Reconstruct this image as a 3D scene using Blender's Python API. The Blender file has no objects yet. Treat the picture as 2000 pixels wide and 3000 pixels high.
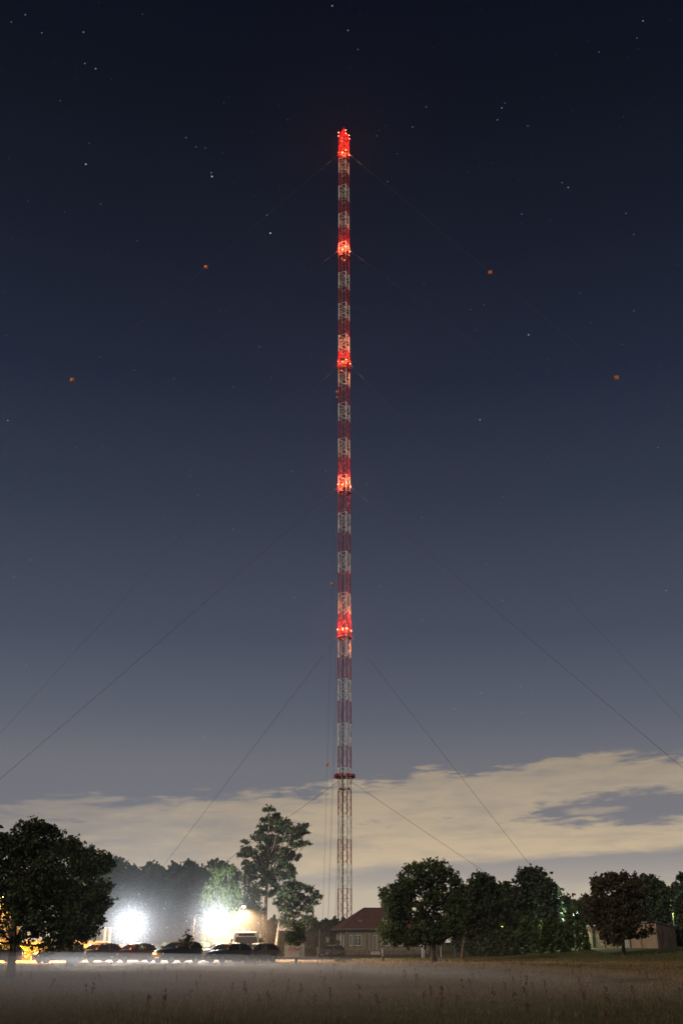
import bpy, math, random
import numpy as np
from mathutils import Vector, Matrix
random.seed(7)
rng = np.random.default_rng(7)
C = bpy.context.scene.collection
sc = bpy.context.scene
# ------------------------------------------------------------------ camera model (2000 x 3000 photograph)
F, TH, HC = 2953.0, math.radians(23.12), 1.6
CT, ST = math.cos(TH), math.sin(TH)
def ray(px, py):
    v = 1500.0 - py
    return Vector((px - 1000.0, F * CT - v * ST, F * ST + v * CT))
def at(px, py, Y):
    d = ray(px, py); k = Y / d.y
    return Vector((d.x * k, Y, HC + d.z * k))
def azel(px, py):
    d = ray(px, py)
    return math.atan2(d.x, d.y), math.atan2(d.z, math.hypot(d.x, d.y))
def sm(a, b, x):
    t = np.clip((x - a) / (b - a), 0, 1); return t * t * (3 - 2 * t)
def tz(x, y):
    """height of the terrain"""
    z = -0.25 * sm(100, 135, y) + 1.35 * sm(9, 42, x) * sm(98, 150, y) + 0.25 * sm(150, 260, y)
    z = z + 0.05 * np.sin(x * 0.31 + 1.3) * np.sin(y * 0.17) * sm(20, 30, y) * (1 - sm(72, 82, y))
    return z
def TZ(x, y): return float(tz(np.float64(x), np.float64(y)))

# ------------------------------------------------------------------ materials
def new_mat(name):
    m = bpy.data.materials.new(name); m.use_nodes = True
    nt = m.node_tree; b = nt.nodes['Principled BSDF']
    return m, nt, b
def pm(name, col, rough=0.7, metal=0.0, var=0.25, scale=3.0, bump=0.0, spec=0.5, dirt=None, dscale=0.6):
    m, nt, b = new_mat(name)
    N, L = nt.nodes, nt.links
    tc = N.new('ShaderNodeTexCoord')
    n = N.new('ShaderNodeTexNoise'); n.inputs['Scale'].default_value = scale; n.inputs['Detail'].default_value = 5
    L.new(tc.outputs['Object'], n.inputs['Vector'])
    r = N.new('ShaderNodeMapRange'); r.inputs[1].default_value = 0.3; r.inputs[2].default_value = 0.7
    r.inputs[3].default_value = 1 - var; r.inputs[4].default_value = 1 + var
    L.new(n.outputs[0], r.inputs[0])
    mx = N.new('ShaderNodeVectorMath'); mx.operation = 'SCALE'; mx.inputs[0].default_value = col
    L.new(r.outputs[0], mx.inputs['Scale'])
    out = mx.outputs[0]
    if dirt:
        n2 = N.new('ShaderNodeTexNoise'); n2.inputs['Scale'].default_value = dscale; n2.inputs['Detail'].default_value = 7
        L.new(tc.outputs['Object'], n2.inputs['Vector'])
        r2 = N.new('ShaderNodeMapRange'); r2.inputs[1].default_value = 0.5; r2.inputs[2].default_value = 0.66
        L.new(n2.outputs[0], r2.inputs[0])
        mm = N.new('ShaderNodeMix'); mm.data_type = 'RGBA'
        L.new(r2.outputs[0], mm.inputs[0]); L.new(out, mm.inputs[6]); mm.inputs[7].default_value = (*dirt, 1)
        out = mm.outputs[2]
    L.new(out, b.inputs['Base Color'])
    b.inputs['Roughness'].default_value = rough; b.inputs['Metallic'].default_value = metal
    b.inputs['Specular IOR Level'].default_value = spec
    if bump:
        bp = N.new('ShaderNodeBump'); bp.inputs['Strength'].default_value = bump; bp.inputs['Distance'].default_value = 0.03
        L.new(n.outputs[0], bp.inputs['Height']); L.new(bp.outputs[0], b.inputs['Normal'])
    return m
def leaf_mat(name, col, trans=0.35):
    """leaves: colour varies per leaf cluster through the mesh attribute 'tint'"""
    m, nt, b = new_mat(name); N, L = nt.nodes, nt.links
    a = N.new('ShaderNodeAttribute'); a.attribute_name = 'tint'
    mx = N.new('ShaderNodeMix'); mx.data_type = 'RGBA'; mx.blend_type = 'MULTIPLY'; mx.inputs[0].default_value = 1
    mx.inputs[6].default_value = (*col, 1); L.new(a.outputs['Color'], mx.inputs[7])
    L.new(mx.outputs[2], b.inputs['Base Color']); b.inputs['Roughness'].default_value = 0.6
    t = N.new('ShaderNodeBsdfTranslucent'); L.new(mx.outputs[2], t.inputs['Color'])
    ms = N.new('ShaderNodeMixShader'); ms.inputs[0].default_value = trans
    L.new(b.outputs[0], ms.inputs[1]); L.new(t.outputs[0], ms.inputs[2])
    L.new(ms.outputs[0], nt.nodes['Material Output'].inputs['Surface'])
    return m
def emit(name, col, s):
    m, nt, b = new_mat(name)
    b.inputs['Base Color'].default_value = (*col, 1)
    b.inputs['Emission Color'].default_value = (*col, 1); b.inputs['Emission Strength'].default_value = s
    return m
def glass(name='car_glass', tint=(0.55, 0.6, 0.6)):
    m, nt, b = new_mat(name); N, L = nt.nodes, nt.links
    tr = N.new('ShaderNodeBsdfTransparent'); tr.inputs[0].default_value = (*tint, 1)
    gl = N.new('ShaderNodeBsdfGlossy'); gl.inputs['Roughness'].default_value = 0.06
    fr = N.new('ShaderNodeFresnel'); fr.inputs[0].default_value = 1.5
    ms = N.new('ShaderNodeMixShader'); L.new(fr.outputs[0], ms.inputs[0]); L.new(tr.outputs[0], ms.inputs[1]); L.new(gl.outputs[0], ms.inputs[2])
    L.new(ms.outputs[0], N['Material Output'].inputs['Surface'])
    return m
M = dict(
    red=pm('mast_red_paint', (0.33, 0.022, 0.02), 0.55, var=0.3, scale=1.2),
    white=pm('mast_white_paint', (0.84, 0.81, 0.73), 0.55, var=0.12, scale=1.2, dirt=(0.5, 0.46, 0.4), dscale=0.8),
    black=pm('black_rubber', (0.012, 0.012, 0.013), 0.6),
    steel=pm('galvanised_steel', (0.3, 0.3, 0.3), 0.45, 0.6, var=0.15),
    wire=pm('wire_steel', (0.09, 0.09, 0.09), 0.5, 0.3),
    orange=pm('marker_orange', (0.9, 0.27, 0.04), 0.5, var=0.15, scale=2, dirt=(0.5, 0.14, 0.03)),
    dish=pm('dish_grey', (0.06, 0.055, 0.05), 0.6),
    bark=pm('dark_bark', (0.06, 0.045, 0.032), 0.95, var=0.5, scale=9, bump=0.8),
    pinebark=pm('pine_bark', (0.40, 0.31, 0.24), 0.95, var=0.45, scale=6, bump=0.8, dirt=(0.13, 0.09, 0.06), dscale=2),
    birchbark=pm('birch_bark', (0.55, 0.52, 0.46), 0.8, var=0.2, scale=4, bump=0.3, dirt=(0.05, 0.04, 0.035), dscale=3),
    plaster=pm('old_plaster', (0.215, 0.18, 0.14), 0.9, var=0.2, scale=1.1, bump=0.2, dirt=(0.22, 0.17, 0.13), dscale=0.7),
    pinkplaster=pm('shed_plaster', (0.36, 0.25, 0.18), 0.9, var=0.22, scale=0.9, bump=0.2, dirt=(0.22, 0.13, 0.095), dscale=0.5),
    plinth=pm('stone_plinth', (0.16, 0.12, 0.10), 0.95, var=0.4, scale=2.5, bump=0.6),
    frame=pm('white_joinery', (0.52, 0.53, 0.51), 0.5, var=0.1),
    gutter=pm('grey_gutter', (0.20, 0.19, 0.19), 0.6),
    asphalt=pm('asphalt', (0.055, 0.055, 0.06), 0.85, var=0.3, scale=0.7, bump=0.2, dirt=(0.10, 0.09, 0.08), dscale=0.25),
    sand=pm('packed_sand', (0.19, 0.14, 0.09), 0.95, var=0.35, scale=0.5, bump=0.3, dirt=(0.18, 0.13, 0.08), dscale=0.3),
    rubber=pm('tyre_rubber', (0.02, 0.02, 0.02), 0.8),
    rim=pm('wheel_alloy', (0.16, 0.16, 0.165), 0.3, 0.8, var=0.1),
    trim=pm('dark_trim', (0.03, 0.03, 0.032), 0.6),
    seat=pm('seat_cloth', (0.04, 0.04, 0.045), 0.9),
    lens=pm('headlight_lens', (0.7, 0.7, 0.68), 0.15, 0.2, var=0.05),
    tail=pm('tail_lens', (0.4, 0.02, 0.02), 0.25),
    plate=pm('plate_white', (0.75, 0.7, 0.6), 0.5, var=0.05),
    glass=glass(), window=pm('window_glass', (0.05, 0.055, 0.06), 0.08, var=0.2, spec=0.8),
    concrete=pm('concrete', (0.42, 0.38, 0.34), 0.9, var=0.2, scale=2, dirt=(0.25, 0.22, 0.19), dscale=1.5),
    dkwood=pm('dark_wood', (0.05, 0.035, 0.028), 0.8, var=0.4, scale=4),
    leaf=leaf_mat('leaves_dark', (0.055, 0.075, 0.024)),
    leaf2=leaf_mat('leaves_mid', (0.07, 0.095, 0.03)),
    leafb=leaf_mat('leaves_brownish', (0.09, 0.07, 0.03)),
    pine=leaf_mat('pine_needles', (0.06, 0.085, 0.04), 0.15),
    birch=leaf_mat('birch_leaves', (0.11, 0.16, 0.05), 0.45),
    hedge=leaf_mat('hedge_leaves', (0.13, 0.15, 0.03), 0.4),
    far=leaf_mat('far_leaves', (0.035, 0.05, 0.024), 0.2),
    straw=leaf_mat('straw_grass', (1.0, 1.0, 1.0), 0.55),
)
def brick_mat(name, c1, c2, mortar, sx, w, h):
    m, nt, b = new_mat(name); N, L = nt.nodes, nt.links
    tc = N.new('ShaderNodeTexCoord'); mp = N.new('ShaderNodeMapping'); mp.inputs['Scale'].default_value = (1, 1, 1)
    sep = N.new('ShaderNodeSeparateXYZ'); L.new(tc.outputs['Object'], sep.inputs[0])
    ad = N.new('ShaderNodeMath'); ad.operation = 'ADD'; L.new(sep.outputs[0], ad.inputs[0]); L.new(sep.outputs[1], ad.inputs[1])
    cb = N.new('ShaderNodeCombineXYZ'); L.new(ad.outputs[0], cb.inputs[0]); L.new(sep.outputs[2], cb.inputs[1])
    br = N.new('ShaderNodeTexBrick'); L.new(cb.outputs[0], br.inputs['Vector'])
    br.inputs['Color1'].default_value = (*c1, 1); br.inputs['Color2'].default_value = (*c2, 1); br.inputs['Mortar'].default_value = (*mortar, 1)
    br.inputs['Scale'].default_value = sx; br.inputs['Brick Width'].default_value = w; br.inputs['Row Height'].default_value = h
    br.inputs['Mortar Size'].default_value = 0.015
    n = N.new('ShaderNodeTexNoise'); n.inputs['Scale'].default_value = 0.9; n.inputs['Detail'].default_value = 6; L.new(tc.outputs['Object'], n.inputs['Vector'])
    r = N.new('ShaderNodeMapRange'); r.inputs[1].default_value = .3; r.inputs[2].default_value = .7; r.inputs[3].default_value = .7; r.inputs[4].default_value = 1.3
    L.new(n.outputs[0], r.inputs[0]); v = N.new('ShaderNodeVectorMath'); v.operation = 'SCALE'
    L.new(br.outputs[0], v.inputs[0]); L.new(r.outputs[0], v.inputs['Scale']); L.new(v.outputs[0], b.inputs['Base Color'])
    bp = N.new('ShaderNodeBump'); bp.inputs['Strength'].default_value = 0.5; bp.inputs['Distance'].default_value = 0.02
    L.new(br.outputs['Fac'], bp.inputs['Height']); bp.invert = True; L.new(bp.outputs[0], b.inputs['Normal'])
    b.inputs['Roughness'].default_value = 0.9
    return m
M['brick'] = brick_mat('red_brick', (0.24, 0.075, 0.05), (0.19, 0.06, 0.045), (0.2, 0.17, 0.14), 1, 0.26, 0.08)
M['tile'] = brick_mat('roof_tiles', (0.14, 0.05, 0.038), (0.10, 0.038, 0.03), (0.06, 0.03, 0.025), 1, 0.3, 0.22)
def paint(name, col, rough=0.38, metal=0.6):
    m = pm(name, col, rough, metal, var=0.04, scale=0.8); b = m.node_tree.nodes['Principled BSDF']
    b.inputs['Coat Weight'].default_value = 1.0; b.inputs['Coat Roughness'].default_value = 0.22; b.inputs['Coat IOR'].default_value = 1.6
    return m

# ------------------------------------------------------------------ mesh builder
class MB:
    def __init__(s): s.v = []; s.f = []
    def add(s, vs, fs):
        k = len(s.v); s.v += [tuple(p) for p in vs]; s.f += [tuple(i + k for i in f) for f in fs]; return s
    def box(s, c, d, rz=0, taper=1.0):
        x, y, z = d[0] / 2, d[1] / 2, d[2] / 2; vs = []
        for sz in (-1, 1):
            t = taper if sz > 0 else 1
            for sx, sy in ((-1, -1), (1, -1), (1, 1), (-1, 1)):
                a, b = sx * x * t, sy * y * t
                vs.append((c[0] + a * math.cos(rz) - b * math.sin(rz), c[1] + a * math.sin(rz) + b * math.cos(rz), c[2] + sz * z))
        return s.add(vs, [(3, 2, 1, 0), (4, 5, 6, 7), (0, 1, 5, 4), (1, 2, 6, 5), (2, 3, 7, 6), (3, 0, 4, 7)])
    def tube(s, pts, rad, n=6, cap=True):
        pts = [Vector(p) for p in pts]
        if not hasattr(rad, '__len__'): rad = [rad] * len(pts)
        vs, fs = [], []; up = None
        for i, p in enumerate(pts):
            d = (pts[min(i + 1, len(pts) - 1)] - pts[max(i - 1, 0)])
            d = d.normalized() if d.length > 1e-9 else Vector((0, 0, 1))
            if up is None: up = Vector((1, 0, 0)) if abs(d.x) < 0.9 else Vector((0, 1, 0))
            a = d.cross(up).normalized(); b = d.cross(a).normalized(); up = a.cross(d) if False else up
            for k in range(n):
                t = 2 * math.pi * (k + .5) / n
                vs.append(p + a * math.cos(t) * rad[i] + b * math.sin(t) * rad[i])
        for i in range(len(pts) - 1):
            for k in range(n):
                k2 = (k + 1) % n
                fs.append((i * n + k, i * n + k2, (i + 1) * n + k2, (i + 1) * n + k))
        if cap: fs += [tuple(range(n))[::-1], tuple((len(pts) - 1) * n + k for k in range(n))]
        return s.add(vs, fs)
    def disc(s, c, ax, r, th, n=20):
        ax = Vector(ax).normalized(); c = Vector(c)
        return s.tube([c - ax * th / 2, c + ax * th / 2], r, n)
    def loft(s, rings, cap=True):
        n = len(rings[0]); vs = [p for r in rings for p in r]; fs = []
        for i in range(len(rings) - 1):
            for k in range(n):
                k2 = (k + 1) % n
                fs.append((i * n + k, i * n + k2, (i + 1) * n + k2, (i + 1) * n + k))
        if cap: fs += [tuple(range(n))[::-1], tuple((len(rings) - 1) * n + k for k in range(n))]
        return s.add(vs, fs)
    def slab(s, q, th):
        """four-cornered panel of real thickness"""
        q = [Vector(p) for p in q]; nrm = (q[1] - q[0]).cross(q[3] - q[0]).normalized() * th / 2
        return s.add([p - nrm for p in q] + [p + nrm for p in q], [(3, 2, 1, 0), (4, 5, 6, 7), (0, 1, 5, 4), (1, 2, 6, 5), (2, 3, 7, 6), (3, 0, 4, 7)])
    def sph(s, c, r, n=10, m=7):
        rings = []
        for j in range(1, m):
            t = math.pi * j / m
            rings.append([(c[0] + r * math.sin(t) * math.cos(2 * math.pi * k / n), c[1] + r * math.sin(t) * math.sin(2 * math.pi * k / n), c[2] - r * math.cos(t)) for k in range(n)])
        return s.loft(rings)
    def build(s, name, mat, parent=None, smooth=False):
        me = bpy.data.meshes.new(name); me.from_pydata(s.v, [], s.f); me.update()
        me.materials.append(mat)
        if smooth: me.polygons.foreach_set('use_smooth', [True] * len(me.polygons))
        o = bpy.data.objects.new(name, me); C.objects.link(o)
        if parent: o.parent = parent
        return o
def tag(o, label=None, cat=None, group=None, kind=None):
    if label: o['label'] = label
    if cat: o['category'] = cat
    if group: o['group'] = group
    if kind: o['kind'] = kind
    return o
def thing(name, label, cat, loc=(0, 0, 0), rz=0, group=None):
    o = bpy.data.objects.new(name, None); C.objects.link(o); o.location = loc; o.rotation_euler = (0, 0, rz)
    o.empty_display_size = 0.2
    return tag(o, label, cat, group)
def light(name, kind, loc, power, col, parent=None, radius=0.1, aim=None, cone=None):
    l = bpy.data.lights.new(name, kind); l.energy = power; l.color = col
    if kind != 'SUN': l.shadow_soft_size = radius
    o = bpy.data.objects.new(name, l); C.objects.link(o); o.location = loc
    if cone: l.spot_size = cone; l.spot_blend = 0.6
    if aim is not None: o.rotation_euler = Vector(aim).to_track_quat('-Z', 'Y').to_euler()
    if parent: o.parent = parent
    return o
def quads(name, mat, cen, U, V, tint, parent=None, tri=False):
    """a mesh of many small separate leaf faces"""
    n = len(cen)
    if tri: P = np.stack([cen - U, cen + U, cen + V], 1); k = 3
    else: P = np.stack([cen - V, cen + U, cen + V, cen - U], 1); k = 4
    me = bpy.data.meshes.new(name)
    me.vertices.add(n * k); me.vertices.foreach_set('co', P.reshape(-1).astype(np.float32))
    me.loops.add(n * k); me.loops.foreach_set('vertex_index', np.arange(n * k, dtype=np.int32))
    me.polygons.add(n); me.polygons.foreach_set('loop_start', np.arange(0, n * k, k, dtype=np.int32))
    me.polygons.foreach_set('loop_total', np.full(n, k, dtype=np.int32))
    a = me.color_attributes.new('tint', 'FLOAT_COLOR', 'POINT')
    t = np.repeat(np.concatenate([tint, np.ones((n, 1))], 1), k, 0)
    a.data.foreach_set('color', t.reshape(-1).astype(np.float32))
    me.update(calc_edges=True); me.materials.append(mat)
    o = bpy.data.objects.new(name, me); C.objects.link(o)
    if parent: o.parent = parent
    return o
def unit(n):
    v = rng.normal(size=(n, 3)); return v / np.linalg.norm(v, axis=1)[:, None]

# ------------------------------------------------------------------ setting: ground, parking, road
def ground_mat():
    m, nt, b = new_mat('dry_field'); N, L = nt.nodes, nt.links
    tc = N.new('ShaderNodeTexCoord')
    def noise(s, d=6):
        n = N.new('ShaderNodeTexNoise'); n.inputs['Scale'].default_value = s; n.inputs['Detail'].default_value = d
        L.new(tc.outputs['Object'], n.inputs['Vector']); return n.outputs[0]
    def mr(x, a, b_):
        r = N.new('ShaderNodeMapRange'); r.inputs[1].default_value = a; r.inputs[2].default_value = b_; L.new(x, r.inputs[0]); return r.outputs[0]
    def mix(f, a, b_):
        x = N.new('ShaderNodeMix'); x.data_type = 'RGBA'; L.new(f, x.inputs[0])
        for i, c in ((6, a), (7, b_)):
            if isinstance(c, tuple): x.inputs[i].default_value = (*c, 1)
            else: L.new(c, x.inputs[i])
        return x.outputs[2]
    c = mix(mr(noise(0.15), .4, .6), (0.15, 0.105, 0.055), (0.10, 0.085, 0.04))
    c = mix(mr(noise(2.5), .35, .7), c, (0.08, 0.06, 0.035))
    c = mix(mr(noise(0.05, 3), .52, .62), c, (0.07, 0.085, 0.03))
    sp = N.new('ShaderNodeSeparateXYZ'); L.new(tc.outputs['Object'], sp.inputs[0])
    a = mr(sp.outputs[1], 106, 112)                                   # the mown verge beyond the field is greener
    c = mix(a, c, mix(mr(noise(0.8), .4, .65), (0.075, 0.09, 0.032), (0.12, 0.11, 0.05)))
    L.new(c, b.inputs['Base Color']); b.inputs['Roughness'].default_value = 1.0; b.inputs['Specular IOR Level'].default_value = 0.1
    bp = N.new('ShaderNodeBump'); bp.inputs['Distance'].default_value = 0.1; L.new(noise(4), bp.inputs['Height']); L.new(bp.outputs[0], b.inputs['Normal'])
    return m
def sheet(name, mat, xs, ys, dz=0.0):
    X, Y = np.meshgrid(xs, ys); Z = tz(X, Y) + dz
    v = np.stack([X, Y, Z], -1).reshape(-1, 3); nx = len(xs)
    f = [(j * nx + i, j * nx + i + 1, (j + 1) * nx + i + 1, (j + 1) * nx + i) for j in range(len(ys) - 1) for i in range(nx - 1)]
    me = bpy.data.meshes.new(name); me.from_pydata(v.tolist(), [], f); me.materials.append(mat)
    me.polygons.foreach_set('use_smooth', [True] * len(me.polygons))
    o = bpy.data.objects.new(name, me); C.objects.link(o); o['kind'] = 'structure'; return o
xs = np.concatenate([[-1500, -700, -400, -250], np.arange(-150, 151, 1.5), [250, 400, 700, 1500]])
ys = np.concatenate([[-300, -80, -10], np.arange(0, 300, 1.5), [320, 400, 600, 1000, 2500]])
sheet('ground', ground_mat(), xs, ys)
def strip(name, mat, rows, dz):
    """a draped surface given by rows (y, x_left, x_right)"""
    vs, fs = [], []; n = 24
    for (y, a, b) in rows:
        for i in range(n + 1):
            x = a + (b - a) * i / n
            vs.append((x, y, TZ(x, y) + dz))
    for j in range(len(rows) - 1):
        for i in range(n): fs.append((j * (n + 1) + i, j * (n + 1) + i + 1, (j + 1) * (n + 1) + i + 1, (j + 1) * (n + 1) + i))
    return tag(MB().add(vs, fs).build(name, mat, smooth=True), kind='structure')
rows = [(80 + j, -60 + 0 * j, (-9.5 + 9 * min(1, j / 12) ** .8 + 0.5 * math.sin(j))) for j in range(0, 26)]
strip('parking_lot', M['sand'], rows, 0.02)
rows = []
for j in range(0, 34):
    y = 106 + j * 1.6
    rows.append((y, -14 + 3 * math.sin(j * .2), (0.6 + 0.42 * j + 0.008 * j * j)))
strip('road', M['asphalt'], rows, 0.03)

# ------------------------------------------------------------------ field grass (nobody could count it)
def grass():
    n = 260000
    u = rng.random(n); Yd = 20 + (96 - 20) * u ** 0.75
    X = (rng.random(n) * 2 - 1) * (Yd * 0.34 + 3)
    bare = np.sin(X * .47 + 1.7 * np.sin(Yd * .21)) * np.sin(Yd * .33 + 1.3 * np.sin(X * .19)) > .62
    keep = ~(bare & (rng.random(n) < .8)) & ~((Yd > 80.2) & (X < -9.5 + 9 * np.clip((Yd - 80) / 12, 0, 1) ** .8 + .4 * rng.normal(size=n))); X, Yd = X[keep], Yd[keep]; n = len(X)
    lump = np.sin(X * 0.9 + np.sin(Yd * .7) * 2) * np.sin(Yd * 0.6 + X * .3)
    tuft = np.sin(X * 2.3 + 3 * np.sin(Yd * .9)) * np.sin(Yd * 1.7 + 2 * np.sin(X * .8)) > .72
    h = (0.045 + 0.085 * rng.random(n)) * (1 + 0.6 * lump) * np.where(tuft, 1.9, 1)
    w = 0.004 + 0.0002 * Yd
    ang = rng.random(n) * 2 * np.pi
    cen = np.stack([X, Yd, tz(X, Yd)], 1)
    U = np.stack([np.cos(ang) * w, np.sin(ang) * w, np.zeros(n)], 1)
    V = np.stack([rng.normal(size=n) * h * .35, rng.normal(size=n) * h * .35, h], 1)
    pal = np.array([[0.50, 0.33, 0.17], [0.38, 0.22, 0.11], [0.17, 0.15, 0.06], [0.30, 0.21, 0.10]])
    patch = np.sin(X * .21 + 2) * np.sin(Yd * .13 + X * .07)
    idx = np.where(rng.random(n) < 0.22 + 0.3 * patch, 2, rng.integers(0, 4, n))
    idx = np.where(tuft & (rng.random(n) < .6), 2, idx); tint = pal[idx] * (0.85 + 0.3 * rng.random((n, 1))) * (np.array([[.5, .62, .55]]) + np.array([[.5, .38, .45]]) * sm(25, 42, Yd)[:, None])  # near blades greener, with foreground shade put into the tint
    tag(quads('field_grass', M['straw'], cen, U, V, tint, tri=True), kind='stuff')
    # verge beyond the field
    n = 26000; Yd = 96 + 34 * rng.random(n); X = 1 + rng.random(n) * 45
    keep = X > (0.9 + 0.3 * np.clip(Yd - 106, 0, 99)) ; X, Yd = X[keep], Yd[keep]; n = len(X)
    h = 0.12 + 0.18 * rng.random(n); ang = rng.random(n) * 6.3; w = 0.03
    cen = np.stack([X, Yd, tz(X, Yd)], 1)
    U = np.stack([np.cos(ang) * w, np.sin(ang) * w, np.zeros(n)], 1); V = np.stack([rng.normal(size=n) * .05, rng.normal(size=n) * .05, h], 1)
    tint = np.where(rng.random((n, 1)) < .6, np.array([[.09, .11, .035]]), np.array([[.2, .16, .07]])) * (0.7 + .6 * rng.random((n, 1)))
    tag(quads('verge_grass', M['straw'], cen, U, V, tint, tri=True), kind='stuff')
    # dock and sorrel stalks standing above the field
    cs, us, vs, ts = [], [], [], []
    for i in range(330):
        y = 23 + 58 * random.random() ** 1.25; x = (random.random() * 2 - 1) * (y * .33 + 1)
        cl = math.sin(x * .8 + 1) * math.sin(y * .5)
        if random.random() > 0.55 + 0.4 * cl: continue
        H = random.uniform(0.3, 0.7); z0 = TZ(x, y); lx, ly = random.gauss(0, .06), random.gauss(0, .06)
        br = random.uniform(.7, 1.1); col = (0.19 * br, 0.11 * br, 0.065 * br)
        cs.append((x, y, z0)); us.append((.012, 0, 0)); vs.append((lx, ly, H)); ts.append(col)
        cs.append((x, y, z0)); us.append((0, .012, 0)); vs.append((lx, ly, H)); ts.append(col)
        for k in range(random.randint(8, 22)):
            t = random.uniform(.45, 1.0)
            cs.append((x + lx * t + random.gauss(0, .025), y + ly * t + random.gauss(0, .025), z0 + H * t))
            a = random.random() * 6.3; s_ = random.uniform(.015, .035)
            us.append((math.cos(a) * s_, math.sin(a) * s_, 0)); vs.append((random.gauss(0, .02), random.gauss(0, .02), random.uniform(.04, .09))); ts.append(col)
    tag(quads('tall_weeds', M['straw'], np.array(cs), np.array(us), np.array(vs), np.array(ts), tri=True), kind='stuff')
grass()

# ------------------------------------------------------------------ trees
def leaves(name, mat, pts, size, parent, tint_lo=.6, tint_hi=1.35, elong=1.6, cl=None, droop=False):
    n = len(pts); a = unit(n); b = unit(n)
    a -= (a * b).sum(1)[:, None] * b; a /= np.linalg.norm(a, axis=1)[:, None] + 1e-9
    s = size * (0.6 + 0.8 * rng.random((n, 1)))
    if droop: b = np.stack([rng.normal(size=n) * .25, rng.normal(size=n) * .25, -np.ones(n)], 1)
    t = (tint_lo + (tint_hi - tint_lo) * (cl if cl is not None else rng.random(n)))[:, None] * (0.85 + .3 * rng.random((n, 1)))
    tint = np.repeat(t, 3, 1) * np.array([[1, 1, 1]]) * (1 + rng.normal(size=(n, 3)) * np.array([[.10, .03, .06]]))
    return quads(name, mat, pts, a * s / elong, b * s * elong * .6, np.clip(tint, .05, 3), parent)
def cloud_pts(c, r, rc, nleaf, squash=0.85):
    K = max(4, int(3.2 * (r / rc) ** 2)); d = unit(K); rad = r * (0.35 + 0.65 * rng.random(K) ** 0.6)
    cc = np.array(c) + d * rad[:, None] * np.array([1, 1, squash])
    out = rng.random(K) < .24; cc[out] = np.array(c) + d[out] * (r * (1.0 + .42 * rng.random(out.sum())))[:, None]
    tv = rng.random(K); k = rng.integers(0, K, nleaf); k2 = rng.integers(0, K, nleaf); k = np.where(out[k] & (rng.random(nleaf) < .5), k2, k)
    p = cc[k] + rng.normal(size=(nleaf, 3)) * rc * np.where(out[k], .3, .46)[:, None] * np.array([1, 1, .8])
    return p, tv[k]
def crown_blobs(cx, top, hw, bottom, n, seed, flat=0.0):
    """random clumps (px, py, r) filling an egg-shaped crown outline"""
    r_ = random.Random(seed); H = bottom - top; out = []
    for i in range(n):
        t = (i + .5) / n; y = top + H * (0.10 + 0.80 * t)
        w = hw * (math.sin(math.pi * min(1, (0.16 + t * .80)) ** (0.75)) ** .7)
        x = cx + r_.uniform(-.8, .8) * w; out.append((x, y + r_.uniform(-.04, .04) * H, hw * r_.uniform(.36, .52)))
    return out
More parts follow.
